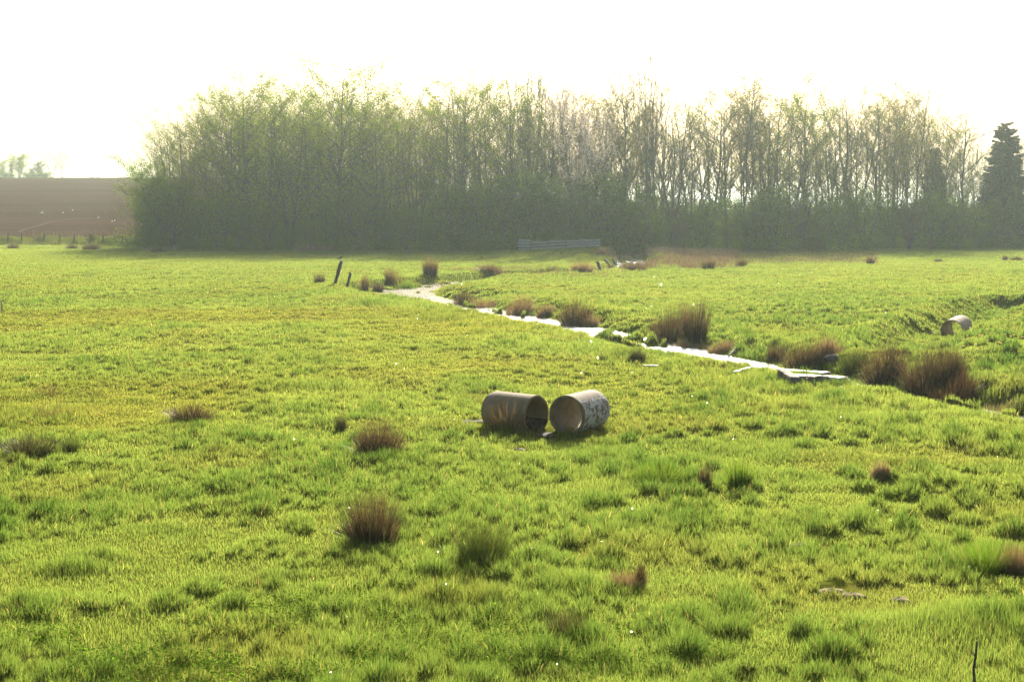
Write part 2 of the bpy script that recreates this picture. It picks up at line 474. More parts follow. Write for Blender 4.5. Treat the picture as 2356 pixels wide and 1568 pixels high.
def build_grass():
    rng = np.random.default_rng(5)
    def sample(n, r0, r1, p):
        # r with density of blades per square metre ~ r^-p
        u = rng.random(n); q = 2 - p
        r = (r0 ** q + u * (r1 ** q - r0 ** q)) ** (1 / q)
        a = rng.uniform(R(-25.5), R(25.5), n)
        k = n // 6                                             # the meadow goes on beyond the frame
        a[:k] = np.sign(a[:k]) * (R(25.0) + rng.random(k) * (np.arctan(.47 + 9.0 / r[:k]) - R(25.0)))
        return r * np.sin(a), r * np.cos(a), r
    N = 4500000
    x, y, r = sample(N, 9.4, 186.0, 1.62)
    tuft = lumps(x, y) * (1 - .45 * sst(42, 85, r))
    n2 = vn(x, y, 2.6, 42); n3 = vn(x, y, 9.0, 43)
    big = sst(.55, .75, vn(x, y, .62, 44) * .5 + vn(x, y, 2.2, 45) * .5) * (1 - .6 * sst(42, 85, r))
    boost = np.zeros(N)
    for cx, cy, rx, ry, am in PATCH:
        boost = np.maximum(boost, am * np.exp(-((x - cx) / rx) ** 2 - ((y - cy) / ry) ** 2))
    keep = rng.random(N) < (.66 + .34 * np.clip(tuft * 1.2 + big * .5 + boost, 0, 1))
    for cx, cy, rx, ry in BARE:
        q = ((x - cx) / rx) ** 2 + ((y - cy) / ry) ** 2
        keep &= q > .5 + .9 * rng.random(N)
    rightness = sst(-6, 10, x)
    tuft = tuft * (.45 + .55 * n3 + .25 * rightness)
    H = .050 + .030 * n2 + .130 * tuft + .060 * big * (.4 + .6 * rightness) + .16 * boost
    H *= rng.uniform(.6, 1.25, N)
    z, e, sd_ = height(x, y, True)
    keep &= ~((e < .4) & (z < WATER_Z + .035))
    H = np.where(e < 4, H * 1.25 + .02, H)
    # the wood's own floor and the strip of reeds keep shorter grass
    z0 = z
    x, y, r, H, z, tuft, n2, n3, big, boost, e, sd_ = [q[keep] for q in (x, y, r, H, z, tuft, n2, n3, big, boost, e, sd_)]
    n = len(x)
    W = np.clip(.00046 * r, .0045, .06) * rng.uniform(.6, 1.35, n) * (1 + .25 * tuft)
    az = rng.uniform(0, math.pi, n)
    la = rng.uniform(0, 2 * math.pi, n); lm = np.abs(rng.normal(.15, .32, n))
    lean = np.stack([np.cos(la) * lm, np.sin(la) * lm], 1)
    # blades of a tuft bow outwards from it
    gx = lumps(x + .05, y) - lumps(x - .05, y); gy = lumps(x, y + .05) - lumps(x, y - .05)
    lean[:, 0] -= .5 * gx; lean[:, 1] -= .5 * gy
    yel = np.array([.176, .210, .055]); grn = np.array([.128, .180, .046]); dk = np.array([.045, .092, .018]); ol = np.array([.175, .160, .034]); straw = np.array([.34, .26, .12])
    mixn = np.clip(.55 * n3 + .45 * vn(x, y, 1.7, 46) + rng.normal(0, .12, n), 0, 1)
    c = yel * (1 - mixn[:, None]) + grn * mixn[:, None]
    short = sst(.45, .75, vn(x, y, 6.5, 47)) * (1 - sst(-2, 8, x)) * sst(20, 26, r) * (1 - sst(60, 95, r))
    c = c * (1 - .5 * short[:, None]) + ol * .5 * short[:, None]
    tt = np.clip(.76 * tuft + .35 * big + .5 * boost, 0, .9)[:, None]
    c = c * (1 - tt) + dk * tt
    brown = sst(.66, .8, vn(x, y, 1.9, 48))[:, None] * .22
    c = c * (1 - brown) + np.array([.16, .12, .04]) * brown
    ds = rng.random(n) < .02
    c[ds] = straw * rng.uniform(.6, 1.1, (ds.sum(), 1))
    c *= rng.uniform(.72, 1.28, (n, 1))
    H = np.where(short > .4, H * .8, H)
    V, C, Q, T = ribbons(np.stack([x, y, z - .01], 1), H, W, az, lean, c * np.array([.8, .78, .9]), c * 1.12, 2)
    # flat wet leaves that catch the sun
    gl = np.nonzero(rng.random(n) < .006)[0]
    k = len(gl)
    gp = np.stack([x[gl], y[gl], z[gl] + H[gl] * .75], 1)
    th = rng.uniform(0, math.pi, k); ln = np.clip(.00031 * r[gl], .006, .014); a = np.stack([np.cos(th), np.sin(th), rng.normal(.0, .25, k)], 1) * ln[:, None]
    tilt = rng.normal(0, .22, (k, 2))
    b = np.stack([-np.sin(th), np.cos(th), .27 * np.cos(th) + tilt[:, 0]], 1) * (ln * .42)[:, None]
    GV = np.stack([gp - a, gp - b, gp + a, gp + b], 1).reshape(-1, 3)
    nb = len(V)
    GQ = nb + np.arange(k * 4).reshape(-1, 4)
    V = np.vstack([V, GV]); C = np.vstack([C, np.full((k * 4, 3), .3)])
    mi = np.concatenate([np.zeros(len(Q)), np.ones(k), np.zeros(len(T))])
    Q = np.vstack([Q, GQ])
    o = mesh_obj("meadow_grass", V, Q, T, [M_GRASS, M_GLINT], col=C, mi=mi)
    tag(o, "short tufted yellow green meadow grass", "grass", kind="stuff")
build_grass()

def build_clover():
    """broad leaved weeds low in the foreground sward"""
    rng = np.random.default_rng(9)
    cx = [(980, 1390, 1.1, .5), (1060, 1480, 1.5, .5), (760, 1540, 1.6, .4), (420, 1540, 1.6, .4), (1250, 1520, .8, .4), (700, 1400, .8, .3), (950, 1130, .9, .4), (200, 1480, .9, .4), (1650, 1480, .6, .3)]
    pts = []
    for a, b, rx, ry in cx:
        p = at0(a, b)
        m = int(2400 * rx)
        pts.append(np.stack([p[0] + rng.normal(0, rx * .6, m), p[1] + rng.normal(0, ry * 1.1, m)], 1))
    P = np.vstack(pts); P = P[P[:, 1] > 10.4]
    P = P[vn(P[:, 0], P[:, 1], .5, 60) > .45]
    n = len(P)
    z = height(P[:, 0], P[:, 1]) + rng.uniform(.03, .12, n)
    c0 = np.c_[P, z]
    th = rng.uniform(0, 2 * math.pi, n); L = rng.uniform(.008, .022, n)
    up = rng.normal(.15, .3, n)
    a = np.stack([np.cos(th), np.sin(th), up], 1) * L[:, None]
    b = np.stack([-np.sin(th), np.cos(th), rng.normal(0, .3, n)], 1) * (L * .55)[:, None]
    V = np.stack([c0 - a, c0 - b * .9 + a * .1, c0 + a, c0 + b * .9 + a * .1], 1).reshape(-1, 3)
    col = np.array([.09, .18, .022]) * rng.uniform(.7, 1.35, (n, 1))
    o = mesh_obj("clover", V, np.arange(4 * n).reshape(-1, 4), None, [M_WEED], col=np.repeat(col, 4, 0))
    tag(o, "patches of small broad leaved weeds among the foreground grass", "weeds", kind="stuff")
build_clover()

def build_reeds():
    rng = np.random.default_rng(11)
    bands = [  # picture x0, x1, y0, y1, count, height, colour kind
        (1480, 1700, 588, 617, 6500, .55, 0), (1700, 2020, 586, 606, 4200, .35, 0), (1420, 1700, 577, 592, 4200, .6, 1), (1500, 1900, 576, 586, 2600, .4, 0),
        (680, 770, 572, 579, 1500, .7, 1), (1395, 1450, 578, 596, 1200, .45, 1), (330, 420, 571, 576, 700, .5, 1), (1040, 1400, 619, 636, 3400, .3, 2),
        (1425, 1490, 612, 622, 900, .5, 0), (780, 900, 655, 667, 500, .25, 2), (930, 1040, 645, 658, 500, .3, 2), (0, 330, 556, 567, 2400, .5, 3)]
    Ps, Hs, Cs = [], [], []
    for x0, x1, y0, y1, m, h, kd in bands:
        px = rng.uniform(x0, x1, m); py = rng.uniform(y0, y1, m)
        d = 3.8 * FPX / (py - 495.2)
        X = (px - 1178) / FPX * d
        k = vn(X, d, 1.7, 70 + kd) * .6 + vn(X, d, .6, 71) * .4 + .25 * (.5 - np.abs((px - x0) / (x1 - x0) - .5)) > .50
        X, d = X[k], d[k]
        z, e, _ = height(X, d, True)
        g = z > WATER_Z + .03
        X, d, z = X[g], d[g], z[g]
        Ps.append(np.stack([X, d, z - .02], 1)); Hs.append(h * rng.uniform(.5, 1.2, len(X)) * (.7 + .6 * vn(X, d, 1.2, 72)))
        base = [np.array([.155, .115, .078]), np.array([.24, .19, .13]), np.array([.19, .165, .07]), np.array([.13, .15, .04])][kd]
        Cs.append(base * rng.uniform(.6, 1.4, (len(X), 1)))
    P = np.vstack(Ps); H = np.concatenate(Hs); C = np.vstack(Cs); n = len(P)
    la = rng.uniform(0, 6.28, n); lm = np.abs(rng.normal(.2, .35, n))
    V, Co, Q, T = ribbons(P, H, rng.uniform(.02, .05, n), rng.uniform(0, 3.14, n), np.stack([np.cos(la) * lm, np.sin(la) * lm], 1), C * .8, C * 1.15, 2)
    o = mesh_obj("dry_reeds", V, Q, T, [M_RUSH], col=Co)
    tag(o, "tawny dead reeds and rough grass along the far stream and the wood's edge", "reeds", kind="stuff")
build_reeds()

# ------------------------------------------------------------------ rush tussocks
BR, DB, OR = np.array([.100, .070, .038]), np.array([.058, .043, .028]), np.array([.19, .095, .035])
GR, LG, PALE, GREY, DRY = np.array([.055, .085, .022]), np.array([.085, .15, .018]), np.array([.36, .29, .19]), np.array([.17, .14, .11]), np.array([.24, .17, .085])
RUSH = {  # stem colour at foot and tip, share of pale dead leaves, share of green shoots, arch, roundness
    'brown': (DB, BR, .14, .12, .55), 'low': (DB, BR * .9, .12, .22, .7), 'green': (GR, LG * .9, .05, .15, .50), 'dead': (np.array([.20, .16, .11]), DRY * 1.1, .5, .05, .75),
    'dry': (DRY * .45, DRY * .75, .2, .18, .6), 'orange': (DB, OR, .2, .05, .6), 'lush': (LG * .7, LG, .03, .0, .6), 'straw': (DRY, PALE, .6, .0, 1.3),
    'mixed': (DB, GR * 1.2, .08, .25, .6)}

def rush_clump(seed, px, py, wpx, hpx, kind, label, group="rush tussocks in the meadow", cat="rush clump", n=None, name="rush_clump"):
    rng = np.random.default_rng(1000 + seed)
    p = at(px, py)
    d = math.hypot(p[0], p[1]); s = d / FPX * 1.0
    Wm, Hm = wpx * s * 1.1, hpx * s
    f, t_, pd, gs, arch = RUSH[kind]
    o = empty(name, p)
    tag(o, label, cat, group)
    bw = np.clip(.00052 * d, .0045, .05)
    cnt = n or int(np.clip(Wm / bw * 14, 70, 1000))
    def part(nm, m, hs, spread, aw, foot, tip, mat, base_r):
        if m < 32: return
        rr = np.sqrt(rng.random(m)) * base_r; th = rng.uniform(0, 6.283, m)
        bx, by = rr * np.cos(th), rr * np.sin(th) * .8
        B = np.stack([bx, by, np.zeros(m)], 1)
        zz = height(B[:, 0] + p[0], B[:, 1] + p[1]) - p[2]
        B[:, 2] = zz - .02
        H = hs * 1.42 * rng.beta(2.6, 1.4, m) * (1 - .3 * (rr / base_r) ** 2) + .02
        out = (rr / base_r) * rng.uniform(.5, 1.25, m)
        dirx = np.cos(th) * out + rng.normal(0, .32, m); diry = np.sin(th) * out + rng.normal(0, .32, m)
        reach = spread / np.maximum(H, .02)
        lean = np.stack([dirx * reach, diry * reach], 1)
        cf = foot * rng.uniform(.7, 1.3, (m, 1)); ct = tip * rng.uniform(.7, 1.35, (m, 1))
        if nm == "stems":
            mixc = rng.random(m); g = mixc < .2; ct[g] = ct[g] * .4 + np.array([.10, .12, .03]) * .6; g = mixc > .86; ct[g] = ct[g] * .4 + DRY * .7
        V, C, Q, T = ribbons(B, H, bw * rng.uniform(.6, 1.2, m) * aw, rng.uniform(0, 3.14, m), lean, cf, ct, 3, 1.5, .22)
        mesh_obj(nm, V, Q, T, [mat], o, col=C)
    br = Wm * .5 * (.76 if arch < 1 else .88)
    part("stems", cnt, Hm, (Wm * .5 - br) * (2.0 + 1.0 * arch), .68, f, t_, M_RUSH if kind != 'lush' else M_GRASS, br)
    part("dead_leaves", int(cnt * pd), Hm * .55, (Wm * .5 - br) * 1.9, 1.1, PALE * .7, PALE, M_RUSH, br * 1.05)
    part("green_shoots", (int(cnt * gs) if wpx > 40 else 0), Hm * .33, Wm * .12, 1.3, LG * .7, LG, M_GRASS, br * 1.5)
    return o

BANK = "rush tussocks along the stream bank"
CLUMPS = [
 (858, 1243, 128, 112, 'brown', "largest brown rush tussock, rounded and standing alone in the near meadow"),
 (872, 1043, 112, 76, 'brown', "brown rush tussock spreading to the right, behind the largest lone tussock"),
 (440, 968, 92, 40, 'low', "low dark brown rush patch alone in the short turf at the left"),
 (1112, 1296, 125, 95, 'green', "spiky green rush clump with thin upright stems, right of the largest brown tussock"),
 (1442, 1352, 80, 42, 'dead', "thin dead rushes with curled pale stems in the near meadow"),
 (1474, 1350, 26, 62, 'brown', "narrow upright brown rush sprig beside the curled pale stems"),
 (1305, 1462, 92, 62, 'mixed', "low rush clump with dark brown heart nearest the bottom edge"),
 (1172, 992, 100, 74, 'dry', "dry straw coloured grass clump leaning against the left concrete pipe"),
 (785, 992, 28, 40, 'mixed', "small thin rush sprig in the turf left of the concrete pipes"),
 (70, 1042, 110, 46, 'mixed', "brown and green rush patch near the left edge of the picture"),
 (158, 1040, 40, 34, 'green', "small dark green tuft right of the rush patch at the left edge"),
 (1700, 1118, 62, 66, 'lush', "thick bright green grass tussock, tallest in the near right meadow"),
 (1622, 1120, 34, 48, 'brown', "small brown tuft left of the thick bright green tussock"),
 (1515, 1112, 120, 52, 'lush', "spiky patch of long bright green grass left of the small brown tuft"),
 (2336, 1318, 78, 66, 'dead', "matted dead grass clump at the right edge of the near meadow"),
 (2270, 1316, 120, 74, 'lush', "long yellow green grass arching beside the matted dead clump at the right edge"),
 (2025, 1092, 42, 30, 'straw', "dry topped grass tuft on the slope below the brown stream tussocks"),
 (112, 905, 60, 26, 'dry', "withered weed stalks in rough grass at the far left"),
 (110, 962, 70, 44, 'dry', "withered seed heads in the taller grass at the left"),
 (1068, 706, 46, 40, 'brown', "upright brown tussock, leftmost on the far bank by the mossy hummocks", BANK),
 (1108, 712, 56, 32, 'dead', "low greyish brown tussock right beside the leftmost one on the far bank", BANK),
 (1195, 731, 60, 50, 'dead', "pointed pale rush tussock at the water's edge with arching dead leaves", BANK),
 (1252, 727, 40, 28, 'dead', "small faded tussock between the pointed pale one and the next brown one", BANK),
 (1322, 757, 72, 66, 'brown', "brown tussock right at the bright water, left of the tall twin tussocks", BANK),
 (1360, 752, 36, 28, 'dead', "low withered tuft at the foot of the brown tussock by the bright water", BANK),
 (1544, 800, 74, 86, 'brown', "left one of the two tall twin brown rush tussocks", BANK),
 (1598, 800, 64, 92, 'brown', "right one of the two tall twin brown rush tussocks", BANK),
 (1575, 806, 70, 24, 'straw', "bleached dead rush leaves lying in front of the tall twin tussocks", BANK),
 (1655, 822, 66, 26, 'dead', "grey flattened dead rushes right of the tall twin tussocks", BANK),
 (1466, 831, 38, 30, 'mixed', "round compact tuft on the near bank in front of the bright water", BANK),
 (1784, 836, 42, 52, 'brown', "brown tussock just left of the widest one behind the slabs", BANK),
 (1842, 846, 84, 64, 'brown', "wide brown tussock right behind the pale slabs over the stream", BANK),
 (1905, 832, 56, 42, 'dead', "thin faded rushes between the wide tussock and the green rushes", BANK),
 (1968, 862, 64, 56, 'green', "green rush clump right of the pale slabs", BANK),
 (2036, 902, 100, 78, 'brown', "brown tussock with pale leaves arching left, nearest the ribbed slab", BANK),
 (2135, 888, 112, 88, 'brown', "bulky brown tussock in the middle of the cluster at the right", BANK),
 (2192, 880, 60, 78, 'brown', "brown tussock at the right end of the cluster, below the far pipe", BANK),
 (2198, 932, 92, 58, 'orange', "orange tinted rush tussock in front of the bulky brown ones", BANK),
 (2275, 942, 110, 34, 'straw', "flattened bleached rush stems trailing to the right edge along the stream", BANK),
 (735, 653, 26, 22, 'brown', "small brown tussock left of the tall leaning post"),
 (838, 662, 22, 36, 'dry', "tall dry stalks right of the short leaning stump", BANK),
 (870, 668, 26, 18, 'brown', "dark little tussock at the left tip of the pool", BANK),
 (905, 660, 40, 40, 'dry', "pale brown dry tussock behind the pool, left of the green one", BANK),
 (938, 660, 44, 32, 'lush', "bright green tussock behind the pool between two dry ones", BANK),
 (990, 652, 36, 40, 'dry', "tall pale dry tussock behind the pool, right of the green one", BANK),
 (1130, 640, 60, 20, 'dry', "low dry tussock on the hidden bend between pool and far ditch", BANK),
 (1272, 630, 44, 26, 'mixed', "dull tussock on the far bank left of the broken stakes", BANK),
 (1340, 627, 48, 26, 'dead', "withered tussock next to the broken stakes", BANK),
 (1411, 620, 26, 13, 'brown', "brown tussock among the broken stakes", BANK),
 (1386, 586, 30, 18, 'straw', "pale feathery grass clump at the right end of the board fence"),
 (1462, 622, 44, 18, 'brown', "dark tussock in front of the distant patch of bright water", BANK),
 (1630, 619, 30, 22, 'brown', "brown tussock at the near edge of the far reeds, under the tall bare trees"),
 (1705, 612, 26, 16, 'brown', "small brown tussock right in the middle of the far reeds"),
 (2003, 606, 20, 17, 'orange', "upright rusty tussock at the right end of the far reeds"),
 (2158, 602, 18, 8, 'low', "tiny low tussock in the far right meadow, alone"),
 (2312, 599, 12, 12, 'low', "narrow dark tussock in the far right meadow below the spruce"),
 (2340, 599, 30, 9, 'low', "wide low dark tussock in the far right meadow below the spruce"),
 (210, 574, 40, 15, 'brown', "larger brown tussock below the fence line of the ploughed field"),
 (165, 572, 25, 10, 'brown', "small brown tussock left of the larger one below the ploughed field"),
 (30, 571, 26, 10, 'brown', "brown tussock below the leftmost fence posts"),
 (365, 580, 38, 10, 'low', "low brown tussock at the shady left foot of the wood"),
]
for i, c in enumerate(CLUMPS):
    rush_clump(i, *c, n=70 if c[0] in (112, 110) else (230 if c[0] == 1172 else None))

# ------------------------------------------------------------------ wood, concrete
def noise_mat(name, c0, c1, scale, rough=.9, bump=.3, dist=.01, stretch=None, thr=(.35, .65)):
    m, t, n, l, bs = node_mat(name)
    tc = n.new("ShaderNodeTexCoord")
    src = tc.outputs["Object"]
    if stretch:
        mp = n.new("ShaderNodeMapping"); mp.inputs["Scale"].default_value = stretch
        l.new(src, mp.inputs[0]); src = mp.outputs[0]
    no = n.new("ShaderNodeTexNoise"); no.inputs["Scale"].default_value = scale; no.inputs["Detail"].default_value = 9; no.inputs["Roughness"].default_value = .62
    l.new(src, no.inputs["Vector"])
    cr = n.new("ShaderNodeValToRGB"); e = cr.color_ramp.elements
    e[0].position, e[1].position = thr
    e[0].color = (*c0, 1); e[1].color = (*c1, 1)
    l.new(no.outputs[0], cr.inputs[0]); l.new(cr.outputs[0], bs.inputs["Base Color"])
    bs.inputs["Roughness"].default_value = rough
    bs.inputs["Specular IOR Level"].default_value = .25
    bp = n.new("ShaderNodeBump"); bp.inputs["Strength"].default_value = bump; bp.inputs["Distance"].default_value = dist
    l.new(no.outputs[0], bp.inputs["Height"]); l.new(bp.outputs[0], bs.inputs["Normal"])
    return m
M_WOOD = noise_mat("weathered_wood", (.085, .07, .05), (.21, .18, .135), 14, .85, .5, .012, (3, 3, .35))
M_GREYW = noise_mat("silvery_board", (.30, .29, .27), (.55, .53, .49), 9, .6, .3, .01, (.3, 3, 3))
M_BARK = noise_mat("bark", (.050, .050, .040), (.125, .122, .098), 6, .95, .5, .02, (1, 1, .3))
M_BARKP = noise_mat("pale_bark", (.08, .078, .066), (.19, .185, .16), 6, .95, .5, .02, (1, 1, .3))
M_SLAB = noise_mat("pale_slab", (.13, .12, .095), (.34, .315, .265), 7, .55, .4, .01)
M_STONE = noise_mat("dull_stone", (.10, .085, .06), (.24, .21, .16), 6, .9, .6, .02)
M_EARTH = noise_mat("dry_earth", (.17, .125, .075), (.33, .26, .16), 18, 1.0, .8, .02)
M_MUD = noise_mat("dark_mud", (.03, .024, .016), (.09, .07, .045), 12, .9, .8, .02)

def concrete_mat(name, base, lich, lich_amt, side, warm):
    m, t, n, l, bs = node_mat(name)
    tc = n.new("ShaderNodeTexCoord")
    no = n.new("ShaderNodeTexNoise"); no.inputs["Scale"].default_value = 5; no.inputs["Detail"].default_value = 10; no.inputs["Roughness"].default_value = .65
    l.new(tc.outputs["Object"], no.inputs["Vector"])
    cr = n.new("ShaderNodeValToRGB"); e = cr.color_ramp.elements
    e[0].position = .3; e[1].position = .75
    e[0].color = (*[b * .62 for b in warm], 1); e[1].color = (*base, 1)
    l.new(no.outputs[0], cr.inputs[0])
    # flaking whitewash / lichen: a mark with its own ragged edge
    n2 = n.new("ShaderNodeTexNoise"); n2.inputs["Scale"].default_value = 11; n2.inputs["Detail"].default_value = 10; n2.inputs["Roughness"].default_value = .75
    l.new(tc.outputs["Object"], n2.inputs["Vector"])
    sp = n.new("ShaderNodeSeparateXYZ"); l.new(tc.outputs["Object"], sp.inputs[0])
    mr = n.new("ShaderNodeMath"); mr.operation = 'MULTIPLY_ADD'
    l.new(sp.outputs[side[0]], mr.inputs[0]); mr.inputs[1].default_value = side[1]; mr.inputs[2].default_value = side[2]
    mr2 = n.new("ShaderNodeMath"); mr2.operation = 'MINIMUM'; l.new(mr.outputs[0], mr2.inputs[0]); mr2.inputs[1].default_value = .115
    ad = n.new("ShaderNodeMath"); ad.operation = 'ADD'; l.new(n2.outputs[0], ad.inputs[0]); l.new(mr2.outputs[0], ad.inputs[1])
    cr2 = n.new("ShaderNodeValToRGB"); e = cr2.color_ramp.elements
    e[0].position = lich_amt; e[0].color = (0, 0, 0, 1); e[1].position = lich_amt + .03; e[1].color = (1, 1, 1, 1)
    l.new(ad.outputs[0], cr2.inputs[0])
    mx = n.new("ShaderNodeMix"); mx.data_type = 'RGBA'
    l.new(cr2.outputs[0], mx.inputs[0]); l.new(cr.outputs[0], mx.inputs[6]); mx.inputs[7].default_value = (*lich, 1)
    l.new(mx.outputs[2], bs.inputs["Base Color"])
    bs.inputs["Roughness"].default_value = .85
    bs.inputs["Specular IOR Level"].default_value = .25
    bp = n.new("ShaderNodeBump"); bp.inputs["Strength"].default_value = .5; bp.inputs["Distance"].default_value = .01
    l.new(no.outputs[0], bp.inputs["Height"]); l.new(bp.outputs[0], bs.inputs["Normal"])
    return m

def pipe(px, py, dia, length, yaw, pitch, wall, label, mat, rim_mat, sink=.05, soil=False, z=None):
    """px,py: where the near foot of the open end stands; yaw: direction the open end looks to (degrees from -Y towards +X)"""
    p = at(px, py)
    f = np.array([math.sin(R(yaw)), -math.cos(R(yaw)), 0.0])              # out of the opening
    o = empty("concrete_pipe", (p[0], p[1], p[2] - sink), 0)
    o.rotation_euler = (0, 0, math.atan2(f[1], f[0]))
    Ro, Ri = dia / 2, dia / 2 - wall
    S = 56
    th = np.arange(S) * 2 * math.pi / S
    def ring(x, r): return np.stack([np.full(S, x), r * np.cos(th), Ro + r * np.sin(th)], 1)
    def loft(rings, closed):
        V = np.vstack(rings); k = len(rings); Q = []
        for a in range(k if closed else k - 1):
            b = (a + 1) % k
            for j in range(S):
                Q.append((a * S + j, b * S + j, b * S + (j + 1) % S, a * S + (j + 1) % S))
        return V, Q
    c = .012
    xs = np.linspace(-c, -length + .10, 9)
    # barrel with a spigot step at the back and wall thickness
    rg = [ring(-.055, Ri + .018)] + [ring(-.055, Ro)] + [ring(x, Ro) for x in np.linspace(-.07, -length + .08, 7)] + [ring(-length + .07, Ro - .004), ring(-length + .065, Ro - wall * .45), ring(-length, Ro - wall * .5), ring(-length, Ri)] + [ring(x, Ri) for x in np.linspace(-length + .1, -.12, 6)] + [ring(-.10, Ri + .004)]
    V, Q = loft(rg, True)
    b = mesh_obj("barrel", V, Q, None, [mat], o, smooth=False)
    # socket rim: rounded lip with the step that takes the next pipe
    rg = [ring(-.052, Ro + .001), ring(-c, Ro + .001), ring(-.004, Ro - .006), ring(0, Ro - c), ring(0, Ri + wall * .45), ring(-.006, Ri + wall * .4), ring(-.05, Ri + wall * .36), ring(-.052, Ri + .02)]
    V, Q = loft(rg, True)
    r_ = mesh_obj("rim", V, Q, None, [rim_mat], o)
    for q in (b, r_):
        me = q.data
        for pl in me.polygons: pl.use_smooth = True
        md = q.modifiers.new("edge", 'EDGE_SPLIT'); md.split_angle = R(32)
    if pitch:
        o.rotation_euler = (0, R(pitch), math.atan2(f[1], f[0]))
    tag(o, label, "pipe", "concrete drain pipes lying in the meadow")
    if soil:
        rng = np.random.default_rng(77)
        g = 14
        X, Y = np.meshgrid(np.linspace(-length + .12, .05, g), np.linspace(-Ri * .93, Ri * .93, g))
        fl = Ro - np.sqrt(np.clip(Ri ** 2 - Y ** 2, 0, None))
        Z = np.maximum(wall + .10 + .05 * rng.random(X.shape) - .04 * (X > -.1), fl + .01)
        V = np.stack([X.ravel(), Y.ravel(), Z.ravel()], 1)
        i = (np.arange(g - 1) * g)[:, None]; j = np.arange(g - 1)[None, :]
        Qs = np.stack([i + j, i + j + 1, i + g + 1 + j, i + g + j], -1).reshape(-1, 4)
        mesh_obj("silt", V, Qs, None, [M_MUD], o, smooth=True)
    return o

CB, WARM = (.30, .265, .20), (.26, .205, .12)
m1 = concrete_mat("mossy_concrete", (.27, .225, .145), (.46, .44, .38), .80, (2, .22, -.05), (.25, .185, .09))
m2 = concrete_mat("whitewashed_concrete", (.26, .225, .17), (.48, .48, .44), .585, (1, 2.2, -.44), (.23, .175, .10))
m3 = concrete_mat("bare_concrete", (.44, .37, .28), (.5, .45, .38), .95, (2, 0, 0), (.40, .32, .22))
m1r = noise_mat("stained_rim_left", (.16, .12, .05), (.30, .24, .14), 8, .9)
m2r = noise_mat("stained_rim_right", (.15, .115, .05), (.29, .235, .14), 8, .9)
m3r = noise_mat("stained_rim_far", (.26, .20, .12), (.40, .33, .23), 8, .9)
pipe(1235, 992, .70, 1.02, 50, 0, .065, "mossy brown concrete pipe lying beside the whitewashed one, open end to the right", m1, m1r, .06, True)
pipe(1303, 997, .70, 1.05, -31, 0, .075, "concrete pipe with flaking whitewash on its side, open end facing left", m2, m2r, .05)
pipe(2190, 772, .80, 1.18, -34, 5, .055, "pale sandy concrete pipe alone in the gully on the far bank", m3, m3r, .20)

# ------------------------------------------------------------------ posts, stakes, fence
def post(seed, bpx, bpy_, tpx, tpy, wid, label, group=None, cat="post", name="post", depth_lean=0.0, mat=None, nick=.04, round_=False, dist=None):
    rng = np.random.default_rng(2000 + seed)
    b = at(bpx, bpy_)
    if dist:
        xx = (bpx - 1178) / FPX * dist; b = np.array([xx, dist, hz(xx, dist)])
    d = b[1]
    top = np.array([(tpx - 1178) / FPX * d * 1.0, d + depth_lean, 0])
    r_ = ray(tpx, tpy); t = (d + depth_lean) / r_[1]
    top = np.array([r_[0] * t, d + depth_lean, CAM_H + r_[2] * t])
    loc = (b[0], b[1], b[2])
    o_v = top - b
    L = np.linalg.norm(o_v); u = o_v / L
    a = np.cross(u, [0, 1, 0.0]); a /= np.linalg.norm(a); c = np.cross(a, u)
    S = 8 if round_ else 4
    ks = np.linspace(-.25 / L, 1, 9)
    V, Q, T = [], [], []
    for k in ks:
        wv = wid * .5 * (1 + .06 * rng.normal())
        off = a * rng.normal(0, wid * .05) 
        for j in range(S):
            th = (j + .5) * 2 * math.pi / S + (0 if round_ else .15)
            rr = wv * (1.3 if not round_ else 1.0)
            pz = u * L * k
            if k == 1: pz = pz + u * rng.uniform(-nick, nick)
            V.append(pz + off + a * rr * math.cos(th) + c * rr * math.sin(th) * .85)
    n = len(ks)
    for i in range(n - 1):
        for j in range(S):
            Q.append((i * S + j, i * S + (j + 1) % S, (i + 1) * S + (j + 1) % S, (i + 1) * S + j))
    V.append(u * L - u * nick * .6); e = len(V) - 1
    for j in range(S): T.append(((n - 1) * S + j, (n - 1) * S + (j + 1) % S, e))
    o = mesh_obj(name, V, Q, T, [mat or M_WOOD])
    o.location = loc
    tag(o, label, cat, group)
    return o, top

_, bird_top = post(1, 769.5, 656, 786, 600, .165, "tall thick wooden post leaning right, with a bird on top")
post(2, 797, 662, 807.5, 627, .135, "short leaning wooden stump right of the tall post with the bird", nick=.06)
for k, (a, b, c, d, lb) in enumerate([
    (1383, 624, 1374, 601, "leftmost broken stake at the ditch below the board fence, nearly upright"),
    (1404, 616, 1390, 595, "middle broken stake at the ditch, leaning left"),
    (1420, 612, 1408, 596, "right broken stake of the leaning three by the ditch"),
    (1468, 597, 1458, 584, "thin leaning stake right above the distant bright water"),
    (1490, 588, 1486, 576, "short stake among pale reeds right of the distant water")]):
    post(10 + k, a, b, c, d, .21 if k < 3 else .16, lb, "broken stakes by the far ditch", "stake", "stake")
hp = [(21, 561, 18.5, 534), (52.5, 559, 50, 536.5), (104, 560, 102, 536), (138.5, 560, 138.5, 538), (173, 561, 171, 539), (208.5, 560, 208, 536),
      (238, 559, 238, 540), (265, 559, 263.5, 540), (284, 558, 282.5, 540), (296, 560, 287, 546), (312, 562, 313, 545), (327, 563, 336, 541)]
